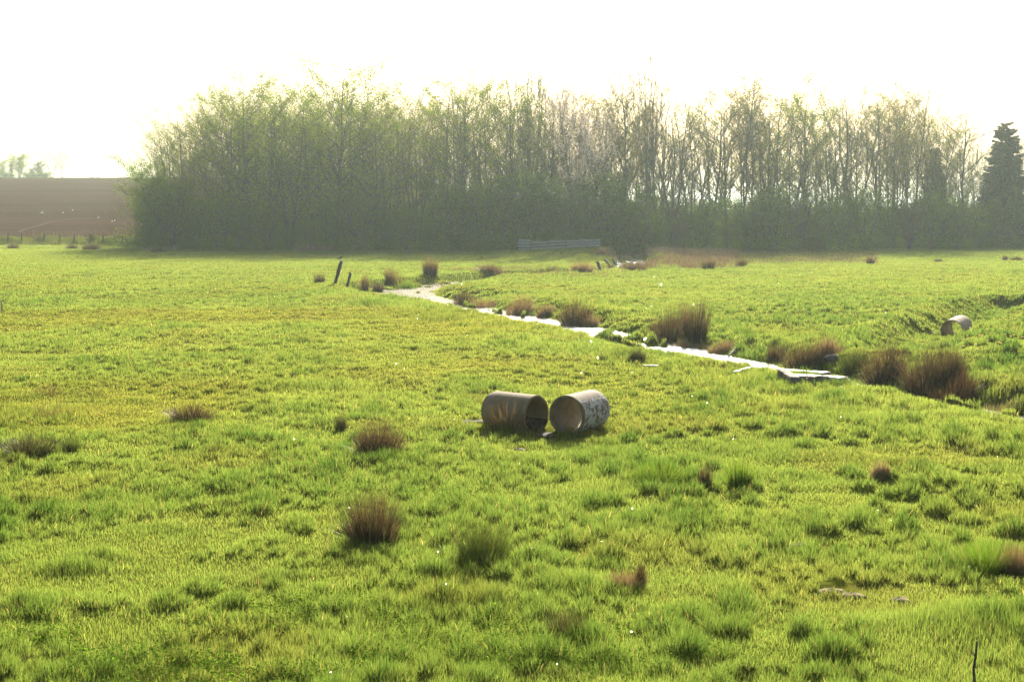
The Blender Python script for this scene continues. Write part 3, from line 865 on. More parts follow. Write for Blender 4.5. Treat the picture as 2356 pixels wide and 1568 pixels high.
hl = ["leftmost fence post at the foot of the ploughed field", "second fence post from the left edge, slightly tilted, below the ploughed field", "third fence post from the left edge below the ploughed field",
      "fourth fence post from the left edge below the ploughed field", "fifth fence post from the left, right above a green tussock bank", "sixth fence post from the left, the tall one above the larger brown tussock",
      "faint fence post right of the tall sixth one", "faint second fence post right of the tall sixth one", "fence post just left of the slanting brace near the wood",
      "slanting brace post leaning left near the wood's left end", "short stub post between the slanting brace and the leaning trunk", "pale post leaning right at the left corner of the wood"]
for k, (q, lb) in enumerate(zip(hp, hl)):
    post(30 + k, *q, .17 if k < 9 else .19, lb, "fence posts along the ploughed field", "fence post", "fence_post", round_=True, dist=177.0, mat=M_BARK)
for k, (q, lb) in enumerate(zip([(549, 577, 548.5, 556), (582, 577, 581, 557), (941, 583, 940.5, 566)],
        ["left one of two fence posts in the shade at the foot of the leafy trees", "right one of two fence posts in the shade at the foot of the leafy trees", "thin pale fence post before the dark undergrowth left of the board fence"])):
    post(50 + k, *q, .13, lb, "fence posts at the wood's edge", "fence post", "fence_post", round_=True)
post(60, 5, 722, 4, 695, .05, "thin dark stub post at the left edge of the meadow", None, "post", "post", round_=True)
post(61, 200, 641, 202, 627, .03, "thin left stalk of the two bare stalks in the left meadow", "bare stalks in the left meadow", "stalk", "stalk", round_=True)
post(62, 207, 641, 207, 627, .03, "thin right stalk of the two bare stalks in the left meadow", "bare stalks in the left meadow", "stalk", "stalk", round_=True)
def twig_stake():
    b = at(2240, 1612); o = empty("stick", b)
    rng = np.random.default_rng(4)
    pts = [(0, 0, -.05), (.006, 0, .12), (-.004, .01, .25), (.010, .01, .36), (.016, .015, .47)]
    m = MB(); m.tube(pts, [.013, .012, .011, .010, .007], 7); m.build("shaft", M_BARK, o, True)
    m = MB(); m.tube([(.008, .01, .34), (-.012, .0, .385)], [.007, .003], 5); m.build("side_twig", M_BARK, o)
    m = MB(); m.tube([(-.004, .01, .25), (.014, .0, .275)], [.007, .004], 5); m.build("side_twig", M_BARK, o)
    tag(o, "bare brown stick standing upright in the bottom right corner", "stick")
twig_stake()

def board_fence():
    dist = 141.0
    def X(px): return (px - 1178) / FPX * dist
    x0 = X(1190)
    o = empty("board_fence", (x0, dist, hz(x0, dist)))
    z0 = hz(x0, dist)
    tag(o, "grey wooden board fence on a low mound before the wood", "fence")
    yb = 0.0
    def zpx(py): return CAM_H + (495.2 - py) / FPX * dist - z0
    for px, yt, yb_, wd in ((1191, 552, 582, .16), (1221, 550, 583, .34), (1302, 549, 581, .28), (1382, 550, 578, .2)):
        m = MB(); zt, zb = zpx(yt), zpx(yb_ + 3)
        m.box((X(px) - x0, 0, (zt + zb) / 2), (wd / 2, .09, (zt - zb) / 2)); bevel(m.build("fence_post", M_WOOD, o), .015)
    spans = [(1191, 1221, ((553, 553), (559, 559), (566, 566), (573, 573))), (1221, 1302, ((558, 554), (565.5, 561), (572, 568), (578, 575))), (1302, 1382, ((554, 551.5), (561, 558), (567, 564), (574, 571)))]
    for a, b, rows in spans:
        for ya, yb2 in rows:
            m = MB(); p0 = np.array([X(a) - x0 + .05, -.11, zpx(ya)]); p1 = np.array([X(b) - x0 - .05, -.11, zpx(yb2)])
            u = p1 - p0; L = np.linalg.norm(u); u /= L
            v = np.array([0, 1.0, 0]); wv = np.cross(u, v)
            m.box((p0 + p1) / 2, (L / 2, .028, .085), (u, v, wv)); bevel(m.build("rail", M_GREYW, o), .008)
board_fence()

# ------------------------------------------------------------------ slabs, stones and timber at the stream crossing
def slab(seed, A, B, depth, thick, label, cat, name, mat, lift=.0, group=None, jit=.006):
    rng = np.random.default_rng(3000 + seed)
    def P(q):
        z = 0
        for _ in range(5):
            p = at0(q[0], q[1], z); z = max(hz(p[0], p[1]), WATER_Z + .12) + lift
        return np.array([p[0], p[1], z])
    a, b = P(A), P(B)
    zz = max(a[2], b[2]) if abs(a[2] - b[2]) > .12 else None
    if zz is not None:
        a, b = at0(*A, zz), at0(*B, zz)
    c = (a + b) / 2; u = b - a; L = np.linalg.norm(u); u /= L
    v = np.cross([0, 0, 1.0], u); v /= np.linalg.norm(v); wv = np.cross(u, v)
    o = empty(name, c)
    nx = max(4, int(L / .1))
    # a board with worn, uneven edges
    V, Q = [], []
    xs = np.linspace(-L / 2, L / 2, nx + 1)
    prof = [(-.5, -.5), (.5, -.5), (.5, .42), (.42, .5), (-.42, .5), (-.5, .42)]
    for x in xs:
        for py_, pz in prof:
            V.append(u * (x + rng.normal(0, jit)) + v * (py_ * depth + rng.normal(0, jit)) + wv * (pz * thick + thick * .0 + rng.normal(0, jit * .6)))
    k = len(prof)
    for i in range(nx):
        for j in range(k):
            Q.append((i * k + j, i * k + (j + 1) % k, (i + 1) * k + (j + 1) % k, (i + 1) * k + j))
    T = [(0, j + 1, j) if False else (0, j + 1, j) for j in range(1, k - 1)] + [(nx * k, nx * k + j, nx * k + j + 1) for j in range(1, k - 1)]
    mesh_obj("board" if cat in ("plank", "slat") else "block", V, Q, T, [mat], o)
    return tag(o, label, cat, group), u, v, wv, L

slab(1, (1788, 852), (1904, 860), .34, .09, "long pale slab over the stream, rear one of the two", "slab", "stone_slab", M_SLAB, .10, "slabs bridging the stream")
slab(2, (1824, 867), (1946, 874), .34, .13, "long pale slab over the stream, front one of the two", "slab", "stone_slab", M_SLAB, .10, "slabs bridging the stream")
slab(3, (1800, 860), (1832, 872), .22, .22, "dark timber block tilted under the left end of the slabs", "timber block", "timber_block", M_WOOD, .14, jit=.012)
slab(4, (1860, 873), (1904, 872), .24, .16, "mossy stone block in the grass in front of the slabs", "stone block", "stone_block", M_STONE, .15, jit=.014)
o5, u5, v5, w5, L5 = slab(5, (1906, 881), (1957, 882), .5, .10, "ribbed slab with a row of ridges at the right end of the slabs", "ribbed slab", "ribbed_slab", M_STONE, .10)
for k in range(9):
    m = MB(); x = -L5 / 2 + (k + .5) * L5 / 9
    m.box(u5 * x + w5 * .066, (.021, .235, .0145), (u5, v5, w5)); bevel(m.build("ridge", M_STONE, o5), .006, 1)
slab(6, (1480, 839), (1514, 841), .10, .03, "short white slat lying in the grass by the bright water", "slat", "slat", M_SLAB, .06)
slab(7, (1690, 852), (1726, 845), .10, .03, "weathered narrow board tilted in the grass left of the slabs", "plank", "plank", M_GREYW, .10)

def stone(seed, px, py, sx, sy, sz, label, cat="stone", mat=None, group=None, name="stone"):
    rng = np.random.default_rng(4000 + seed)
    p = at(px, py)
    nu, nv = 14, 9
    V, Q, T = [], [], []
    ph = rng.uniform(0, 6, 6)
    for i in range(nv):
        la = -math.pi / 2 * .55 + (math.pi / 2 * 1.55) * i / (nv - 1)
        for j in range(nu):
            lo = 2 * math.pi * j / nu
            k = 1 + .16 * math.sin(2 * lo + ph[0]) + .12 * math.sin(3 * lo + 2 * la + ph[1]) + rng.normal(0, .05)
            V.append((sx * k * math.cos(la) * math.cos(lo), sy * k * math.cos(la) * math.sin(lo), sz * (math.sin(la)) * (1 + .1 * math.sin(3 * lo + ph[2]))))
    for i in range(nv - 1):
        for j in range(nu):
            Q.append((i * nu + j, i * nu + (j + 1) % nu, (i + 1) * nu + (j + 1) % nu, (i + 1) * nu + j))
    o = mesh_obj(name, V, Q, None, [mat or M_STONE], smooth=True)
    o.location = p
    return tag(o, label, cat, group)
stone(1, 1884, 853, .22, .16, .10, "rough brown stone behind the slabs, the left one of two")
stone(2, 1922, 852, .30, .16, .11, "wider rough brown stone behind the slabs, the right one of two")
stone(3, 2148, 767, .16, .12, .07, "small flat stone in the gully left of the far pipe")
for k, (a, b, s, lb) in enumerate([(1195, 1036, .21, "small bare earth mound in the grass below the left pipe"), (1488, 1066, .22, "reddish bare earth mound left of the spiky long grass"),
        (1838, 1256, .26, "pale dry earth mound in the right near meadow, the upper one"), (1912, 1362, .24, "pale dry earth mound, left half of the lower pair"), (1962, 1372, .22, "darker earth mound, right half of the lower pair"),
        (2072, 1382, .2, "dark earth mound at the right below the others")]):
    stone(20 + k, a, b, s * .55, s * .4, .04, lb, "earth mound", M_EARTH, "bare earth mounds in the grass", "earth_mound")
stone(30, 1092, 972, .36, .22, .05, "dark trodden mud at the left end of the left pipe", "mud patch", M_MUD, None, "mud_patch")
stone(31, 1252, 1001, .22, .24, .045, "dark trodden mud between the feet of the two near pipes", "mud patch", M_MUD, None, "mud_patch")
m, t, n, l, bs = node_mat("white_scrap"); bs.inputs["Base Color"].default_value = (.8, .8, .78, 1); bs.inputs["Roughness"].default_value = .4
M_WHITE = m
for k, (a, b, s, lb) in enumerate([(96, 491, .55, "brightest white stone on the ploughed hillside"), (167, 484, .24, "small white stone on the ploughed hillside, upper middle"), (145, 490, .25, "small flat white stone right of the brightest one"),
        (227, 502, .34, "white stone low on the right part of the ploughed hillside"), (264, 508, .2, "tiny white stone, right one low on the ploughed hillside"), (258, 510, .2, "tiny white stone, left one low on the ploughed hillside")]):
    d = ray(a, b); yy = np.arange(190, 640, .5); zz = height(d[0] / d[1] * yy, yy); hit = np.argmax(zz > CAM_H + d[2] / d[1] * yy)
    yv = yy[hit]; o = stone(40 + k, 600, 600, s * .36, s * .36, s * .3, lb, "stone", M_WHITE, "white stones on the ploughed field")
    o.location = (d[0] / d[1] * yv, yv, float(zz[hit]) + .05)

# a bough lying on the far bank
def bough():
    p = at(1668, 836); q = at(1694, 815)
    o = empty("fallen_bough", p)
    v = q - p
    m = MB(); m.tube([(0, 0, .05), v * .5 + np.array([0, 0, .12]), v + np.array([0, 0, .10])], [.035, .03, .02], 7); m.build("limb", M_WOOD, o, True)
    m = MB(); m.tube([v * .5 + np.array([0, 0, .12]), v * .6 + np.array([.3, .1, .2])], [.018, .008], 5); m.build("side_branch", M_WOOD, o)
    tag(o, "fallen grey bough lying on the far bank right of the twin tussocks", "branch")
bough()

# dandelions on the right bank
def dandelions():
    mh, t, n, l, bs = node_mat("dandelion_yellow"); bs.inputs["Base Color"].default_value = (.85, .55, .02, 1); bs.inputs["Roughness"].default_value = .7
    ms, t, n, l, bs = node_mat("dandelion_stalk"); bs.inputs["Base Color"].default_value = (.12, .2, .05, 1)
    m = MB(); m.tube([(0, 0, 0), (.004, 0, .13)], [.004, .003], 5); st = m.build("stalk", ms).data
    V, T = [], []
    rng = np.random.default_rng(3)
    for ringi, (rr, zz, nn) in enumerate(((.034, .002, 22), (.026, .012, 18), (.015, .018, 12))):
        for k in range(nn):
            a = 2 * math.pi * k / nn + ringi * .2; da = math.pi / nn * .9; b = len(V)
            V += [(0, 0, zz * .4), (rr * .8 * math.cos(a - da), rr * .8 * math.sin(a - da), zz), (rr * math.cos(a), rr * math.sin(a), zz + .004), (rr * .8 * math.cos(a + da), rr * .8 * math.sin(a + da), zz)]
            T += [(b, b + 1, b + 2), (b, b + 2, b + 3)]
    hd = mesh_obj("flower_head", V, None, T, [mh]).data
    for o in list(COL.objects):
        if o.data in (st, hd): bpy.data.objects.remove(o)
    spots = []
    for cx, cy in ((1490, 500), (1520, 640), (1330, 665), (1265, 685), (940, 880), (1215, 895), (1325, 875), (1510, 830), (1560, 835), (1650, 925), (1885, 950), (1925, 965), (2025, 930), (1980, 810), (2090, 835), (2160, 810),
                   (1785, 490), (1890, 500), (2080, 460), (2050, 470), (2100, 400), (2210, 370), (2245, 465), (2180, 515), (2250, 1135), (1205, 1055), (1475, 1080), (1620, 1075), (2320, 835), (1435, 1000), (2260, 350), (1960, 490)):
        spots.append(((3600 + cx / 4.75) * .5752, (1180 + cy / 4.75) * .5752))
    for k, (px, py) in enumerate(spots):
        p = at(px, py + 3)
        o = empty("dandelion", (p[0], p[1], p[2] - .01), k * 1.3)
        tag(o, "yellow dandelion flower on the grassy bank around the far concrete pipe", "flower", "dandelions on the right bank")
        for nm, dt, z in (("stalk", st, 0), ("flower_head", hd, .13)):
            c = bpy.data.objects.new(nm, dt); COL.objects.link(c); c.parent = o; c.location = (0, 0, z)
            if nm == "flower_head": c.scale = (1.15, 1.15, 1.15)
dandelions()

# ------------------------------------------------------------------ the bird on the post
def bird(top):
    m, t, n, l, bs = node_mat("grey_plumage"); bs.inputs["Roughness"].default_value = .8
    at_ = n.new("ShaderNodeAttribute"); at_.attribute_name = "col"; l.new(at_.outputs["Color"], bs.inputs["Base Color"])
    # spine from tail tip to crown, facing right (+X), body tilted up
    sp = [(-.235, .0, .015, .006, .022), (-.17, 0, .045, .012, .030), (-.10, 0, .085, .036, .045), (-.03, 0, .125, .062, .062), (.035, 0, .165, .066, .066), (.075, 0, .205, .054, .054), (.092, 0, .240, .036, .036), (.100, 0, .262, .030, .030), (.108, 0, .283, .030, .030), (.114, 0, .300, .020, .020), (.117, 0, .309, .006, .006)]
    V, Q, C = [], [], []
    S = 14
    P = np.array(sp)
    d = np.gradient(P[:, :3], axis=0); d /= np.linalg.norm(d, axis=1, keepdims=True)
    for (x, y, z, rv, rh), t_ in zip(sp, d):
        up = np.array([-t_[2], 0, t_[0]])
        for j in range(S):
            th = 2 * math.pi * j / S
            V.append(np.array([x, y, z]) + up * rv * math.sin(th) + np.array([0, 1, 0]) * rh * math.cos(th))
            g = np.array([.16, .17, .19])
            if x < -.16: g = np.array([.05, .05, .055])
            if z > .225 and z < .255: g = np.array([.45, .45, .45])
            if math.sin(th) < -.2 and .1 < z < .22: g = np.array([.25, .20, .20])
            C.append(g)
    for i in range(len(sp) - 1):
        for j in range(S): Q.append((i * S + j, i * S + (j + 1) % S, (i + 1) * S + (j + 1) % S, (i + 1) * S + j))
    o = empty("bird", (top[0] - .05, top[1], top[2] + .035), 0)
    b = mesh_obj("body", V, Q, None, [m], o, col=np.array(C), smooth=True)
    sub = b.modifiers.new("sub", 'SUBSURF'); sub.levels = sub.render_levels = 1
    mk, t, n, l, bs = node_mat("horn"); bs.inputs["Base Color"].default_value = (.25, .16, .08, 1)
    q = MB(); q.tube([(.132, 0, .288), (.150, 0, .284), (.163, 0, .277)], [.009, .007, .002], 6); q.build("beak", mk, o)
    for sgn in (-1, 1):
        q = MB(); q.tube([(.0, .022 * sgn, .09), (.01, .024 * sgn, .045), (.0, .024 * sgn, .0)], [.012, .005, .005], 6)
        for a in (-.5, 0, .5): q.tube([(0, .024 * sgn, .0), (.03 * math.cos(a), .024 * sgn + .03 * math.sin(a), -.006)], [.005, .003], 5)
        q.build("leg", mk, o)
        W = [(-.20, .040), (-.12, .062), (-.03, .075), (.045, .070), (.055, .05), (-.02, .0), (-.12, .01)]
        V2 = []
        for x, zz in [(-.215, .045), (-.14, .085), (-.05, .150), (.03, .200), (.055, .175), (.02, .120), (-.06, .085), (-.14, .045)]:
            yb = .064 * (1 - abs(x + .02) * 2.6)
            V2.append((x, sgn * (max(yb, .012) + .006), zz))
        V3 = [(x, y - sgn * .008, z) for x, y, z in V2]
        k = len(V2)
        me = bpy.data.meshes.new("wing")
        me.from_pydata(V2 + V3, [], [tuple(range(k)), tuple(range(2 * k - 1, k - 1, -1))] + [(i, (i + 1) % k, k + (i + 1) % k, k + i) for i in range(k)])
        wm = noise_mat("wing_feathers", (.10, .105, .12), (.19, .195, .21), 20, .8)
        me.materials.append(wm)
        wo = bpy.data.objects.new("wing", me); COL.objects.link(wo); wo.parent = o
        q = MB(); q.tube([(.118, sgn * .0265, .288), (.118, sgn * .0305, .288)], [.005, .004], 8); q.build("eye", M_MUD, o)
    tag(o, "grey pigeon like bird perched on the tall leaning post, facing right", "bird")
bird(bird_top)

# ------------------------------------------------------------------ trees
def rot_dir(az, el): return np.array([math.cos(az) * math.cos(el), math.sin(az) * math.cos(el), math.sin(el)])

def grow(rng, H, r0, stems=1, fb=.25, n1=26, L1=.30, up=.9, n2=5, n3=4, tilt=.10, droop=0.0, curl=.35, twig=.011, narrow=1.0):
    """returns wood tubes (thick, thin) and twig segments that can bear leaves"""
    thick, thin, tips = [], [], []
    def branch(p, az, el, ln, r, lvl):
        k = 5 if lvl == 1 else (4 if lvl == 2 else 3)
        pts = [p]; a, e = az, el
        for i in range(k - 1):
            a += rng.normal(0, .16); e += (curl * .3 if lvl < 3 else -droop * .5) + rng.normal(0, .10)
            e = min(e, 1.5)
            pts.append(pts[-1] + rot_dir(a, e) * ln / (k - 1))
        pts = np.array(pts)
        rad = np.linspace(r, max(twig * .55, r * .3), k)
        (thick if lvl == 1 else thin).append((pts, rad, 5 if lvl == 1 else 3))
        if lvl >= 2: tips.append(pts)
        if lvl < 3:
            n = n2 if lvl == 1 else n3
            for i in range(n):
                t = (.25 if lvl == 1 else .2) + (.78 if lvl == 1 else .8) * (i + rng.random()) / n
                t = min(t, 1.0) * (k - 1)
                i0 = min(int(t), k - 2)
                q = pts[i0] + (pts[i0 + 1] - pts[i0]) * (t - i0)
                sgn = 1 if i % 2 else -1
                branch(q, a + sgn * rng.uniform(.4, 1.0), e + rng.uniform(-.5, .25) - droop, ln * rng.uniform(.38, .6) * (1.0 if lvl == 1 else .75), max(twig, r * .45), lvl + 1)
    a0 = rng.uniform(0, 6.28)
    for s in range(stems):
        az = a0 + s * 6.283 / max(stems, 1) + rng.uniform(-.4, .4)
        tl = 0.02 if stems == 1 else tilt * rng.uniform(.5, 1.2)
        h = H * (1 if s == 0 else rng.uniform(.75, .97))
        k = 10; t = np.linspace(0, 1, k)
        wx = np.cumsum(rng.normal(0, .012, k)) * h; wy = np.cumsum(rng.normal(0, .012, k)) * h
        wx -= wx[0]; wy -= wy[0]
        bo = np.array([math.cos(az), math.sin(az)]) * (0 if stems == 1 else r0 * 1.4)
        pts = np.stack([bo[0] + math.cos(az) * tl * h * t ** 1.15 + wx * .6, bo[1] + math.sin(az) * tl * h * t ** 1.15 + wy * .6, h * t - .25 * (t == 0)], 1)
        rad = r0 * (1 if stems == 1 else .72) * (1 - t) ** .75 + twig * 1.3
        rad[0] *= 1.3
        thick.append((pts, rad, 7))
        m = max(5, int(n1 / stems ** .8))
        for i in range(m):
            u = (i + rng.random()) / m
            tt = fb + (.985 - fb) * u
            i0 = min(int(tt * (k - 1)), k - 2)
            q = pts[i0] + (pts[i0 + 1] - pts[i0]) * (tt * (k - 1) - i0)
            shp = .52 + .62 * math.sin(math.pi * (.2 + .66 * u))
            ln = H * L1 * shp * rng.uniform(.65, 1.15) * narrow
            rr = min(np.interp(tt, t, rad) * .6, .014 + .014 * ln)
            branch(q, i * 2.4 + rng.uniform(-.5, .5) + s, up * rng.uniform(.7, 1.2) * (1.08 - .38 * u), ln, rr, 1)
    return thick, thin, tips

def wood_mesh(name, tubes, mat):
    m = MB()
    for p, r, s in tubes: m.tube(p, r, s, cap=False)
    o = m.build(name, mat, None, True)
    me = o.data
    bpy.data.objects.remove(o)
    return me

def leaf_mesh(name, rng, tips, n, size, cols, mat, spread=.12, along=(.3, 1.05), shape=1.0):
    k = len(tips)
    ii = rng.integers(0, k, n)
    L = np.array([[t[0], t[-1]] for t in tips])
    tt = rng.uniform(*along, n)
    P = L[ii, 0] + (L[ii, 1] - L[ii, 0]) * tt[:, None] + rng.normal(0, spread, (n, 3))
    a = rng.normal(0, 1, (n, 3)); a /= np.linalg.norm(a, axis=1, keepdims=True)
    b = np.cross(a, rng.normal(0, 1, (n, 3))); b /= np.linalg.norm(b, axis=1, keepdims=True)
    s = size * rng.uniform(.55, 1.3, n)[:, None]
    V = np.stack([P - a * s, P - b * s * .6 * shape, P + a * s, P + b * s * .6 * shape], 1).reshape(-1, 3)
    cols = np.asarray(cols); c = cols[rng.integers(0, len(cols), n)] * rng.uniform(.7, 1.3, (n, 1))
    o = mesh_obj(name, V, np.arange(4 * n).reshape(-1, 4), None, [mat], col=np.repeat(c, 4, 0))
    me = o.data; bpy.data.objects.remove(o)
    return me

LIB = {}
G1, G2, G3 = (.125, .175, .022), (.085, .14, .022), (.18, .20, .03)
DG1, DG2 = (.065, .135, .022), (.09, .155, .024)
def lib(kind, seed, H, leaves, lsize, cols, spread=.14, bark=None, skirt=0, lmat=None, **kw):
    rng = np.random.default_rng(seed)
    th, tn, tips = grow(rng, H, **kw)
    H = float(np.percentile([t[-1][2] for t in tips], 99.3))
    if skirt:
        for _ in range(skirt):
            a, q = rng.uniform(0, 6.28), math.sqrt(rng.random()) * .42 * H
            p0 = np.array([q * math.cos(a), q * math.sin(a), rng.uniform(-.02, .2) * H])
            tips.append(np.array([p0, p0 + np.array([0, 0, .25])]))
    LIB.setdefault(kind, []).append(dict(H=H, trunk=wood_mesh("trunk", th, bark or M_BARK), twigs=wood_mesh("branches", tn, bark or M_BARK),
        crown=leaf_mesh("crown", rng, tips, leaves, lsize, cols, lmat or M_LEAF, spread) if leaves else None))
for sd in range(3):
    lib('leafy', 10 + sd, 17.0, 10500, .082, (G1, G2, G3, G1), .22, r0=.20, stems=1 + (sd % 2) * 2, fb=.12, n1=28, L1=.30, up=.72, n2=6, n3=4, tilt=.12, curl=.16)
for sd in range(2):
    lib('half', 20 + sd, 17.5, 6500, .070, (G1, G3, (.13, .12, .04)), .16, r0=.18, stems=2 + sd, fb=.20, n1=24, L1=.29, up=.75, n2=6, n3=5, tilt=.15, curl=.18)
for sd in range(4):
    lib('bare', 30 + sd, 18.0, 2600, .055, ((.165, .16, .06), (.14, .165, .045), (.13, .12, .06)), .06, M_BARKP if sd % 2 else None, r0=.19, stems=1 + sd % 3, fb=.22, n1=20, L1=.31, up=.80, n2=7, n3=5, tilt=.17, curl=.2, twig=.012)
for sd in range(2):
    lib('poplar', 40 + sd, 21.0, 700, .05, ((.16, .13, .06),), .05, M_BARKP, r0=.2, stems=2 + sd, fb=.35, n1=36, L1=.22, up=1.1, n2=6, n3=5, tilt=.09, twig=.012)
lib('blossom', 50, 14.5, 12000, .07, ((.66, .58, .52), (.74, .68, .64), (.42, .31, .23), (.50, .40, .33)), .15, None, lmat=M_PETAL, r0=.18, stems=2, fb=.3, n1=34, L1=.26, up=.9, n2=6, n3=5, tilt=.14)
for sd in range(2):
    lib('copper', 54 + sd, 18.0, 6500, .065, ((.18, .135, .07), (.15, .125, .055), (.17, .16, .07)), .12, None, r0=.15, stems=1 + sd, fb=.3, n1=34, L1=.2, up=.85, n2=6, n3=5, tilt=.1, droop=.35)
for sd in range(4):
    lib('shrub', 60 + sd, 5.6, 10500, .080, ((DG1, DG2, G2, DG1), (DG2, G2, G1), (DG1, DG1, DG2), (G2, (.11, .13, .035), DG2))[sd], .26, skirt=500, r0=.07, stems=7, fb=.01, n1=42, L1=.36, up=.75, n2=5, n3=3, tilt=.42, twig=.010)
for sd in range(2):
    lib('thicket', 70 + sd, 5.0, 5200, .07, (DG2, (.12, .085, .045), (.10, .10, .04)), .15, skirt=350, r0=.06, stems=8, fb=.1, n1=40, L1=.34, up=.9, n2=5, n3=4, tilt=.4, twig=.012)

for sd in range(2):
    lib('round', 90 + sd, 10.0, 14000, .10, (G1, G2, DG2), .3, skirt=150, r0=.2, stems=3, fb=.10, n1=36, L1=.34, up=.7, n2=6, n3=3, tilt=.2, curl=.1)
lib('evergreen', 94, 10.0, 12000, .14, ((.03, .05, .03), (.045, .065, .035)), .3, skirt=500, r0=.2, stems=3, fb=.06, n1=36, L1=.30, up=.7, n2=6, n3=3, tilt=.18, curl=.1)

def lib_spruce(seed, H, base_w):
    rng = np.random.default_rng(seed)
    tubes, V, C = [], [], []
    tubes.append((np.array([(0, 0, -.2), (.05, 0, H * .5), (0, .05, H)]), np.array([.22, .13, .02]), 8))
    z = H * .06
    thin = []
    while z < H * .985:
        u = z / H
        nb = 12
        for j in range(nb):
            az = rng.uniform(0, 6.28)
            lob = .75 + .3 * math.sin(3 * az + 9 * u) + .2 * math.sin(5 * az - 14 * u)
            ln = base_w * (1 - u) ** .6 * rng.uniform(.78, 1.08) * (.72 + .28 * lob) + .25
            e = rng.uniform(-.25, .15) + .35 * u
            k = 5
            pts = [np.array([0, 0, min(H * .98, z + rng.uniform(-.5, .5))])]
            for i in range(k):
                ee = e - .28 * math.sin(i / k * math.pi) + .22 * (i / k)
                pts.append(pts[-1] + rot_dir(az + rng.normal(0, .05), ee) * ln / k)
            pts = np.array(pts)
            thin.append((pts, np.linspace(.03, .008, k + 1), 3))
            m = int(95 * ln) + 30
            t = rng.uniform(.12, 1.0, m) * k
            i0 = np.minimum(t.astype(int), k - 1)
            P = pts[i0] + (pts[i0 + 1] - pts[i0]) * (t - i0)[:, None]
            sidev = np.array([-math.sin(az), math.cos(az), 0])
            wd = rng.normal(0, .28, m) * ln * .45 * (1.1 - t / k)
            P = P + sidev * wd[:, None]; P[:, 2] -= np.abs(wd) * .35 + rng.random(m) * .95 * (1 - u)
            d = rot_dir(az, 0)[None, :] * rng.uniform(.3, 1, (m, 1)) + sidev * np.sign(wd)[:, None] * rng.uniform(.2, .9, (m, 1)) + np.array([0, 0, -.5])[None, :] * rng.uniform(0, 1, (m, 1))
            d /= np.linalg.norm(d, axis=1, keepdims=True)
            b = np.cross(d, rng.normal(0, 1, (m, 3))); b /= np.linalg.norm(b, axis=1, keepdims=True)
            s = rng.uniform(.13, .30, (m, 1))
            V.append(np.stack([P - d * s * .3, P - b * s * .28, P + d * s, P + b * s * .28], 1).reshape(-1, 3))
            C.append(np.repeat(np.array([.040, .062, .034]) * rng.uniform(.6, 1.5, (m, 1)), 4, 0))
        z += H * .028 + .05
    V = np.vstack(V); C = np.vstack(C)
    o = mesh_obj("crown", V, np.arange(len(V)).reshape(-1, 4), None, [M_NEEDLE], col=C); me = o.data; bpy.data.objects.remove(o)
    LIB.setdefault('spruce', []).append(dict(H=H, trunk=wood_mesh("trunk", tubes, M_BARK), twigs=wood_mesh("branches", thin, M_BARK), crown=me))
lib_spruce(80, 13.0, 3.1); lib_spruce(81, 10.0, 1.7)

NAMES = {'round': 'leafy_tree', 'evergreen': 'evergreen_tree', 'leafy': "leafy_tree", 'half': "budding_tree", 'bare': "bare_tree", 'poplar': "bare_tree", 'blossom': "blossom_tree", 'copper': "birch_tree", 'shrub': "shrub", 'thicket': "thicket_bush", 'spruce': "spruce_tree"}
CATS = {'round': 'tree', 'evergreen': 'tree', 'leafy': "tree", 'half': "tree", 'bare': "tree", 'poplar': "tree", 'blossom': "tree", 'copper': "tree", 'shrub': "shrub", 'thicket': "shrub", 'spruce': "tree"}
def plant(kind, var, loc, h, rz, label, group, wide=1.0):
    L = LIB[kind][var % len(LIB[kind])]
    s = h / L['H']
    o = empty(NAMES[kind], loc, rz)
    o.scale = (s * wide, s * wide, s)
    for nm in ('trunk', 'twigs', 'crown'):
        if L[nm] is None: continue
        c = bpy.data.objects.new("branches" if nm == 'twigs' else nm, L[nm]); COL.objects.link(c); c.parent = o
    tag(o, label, CATS[kind], group)
    return o

def wood_front(px): return float(np.interp(px, [200, 330, 700, 1200, 1400, 1700, 2356, 2600], [166, 163, 152, 145, 143, 148, 163, 166]))
def top_height(py, d): return CAM_H + (495.2 - py) / FPX * d

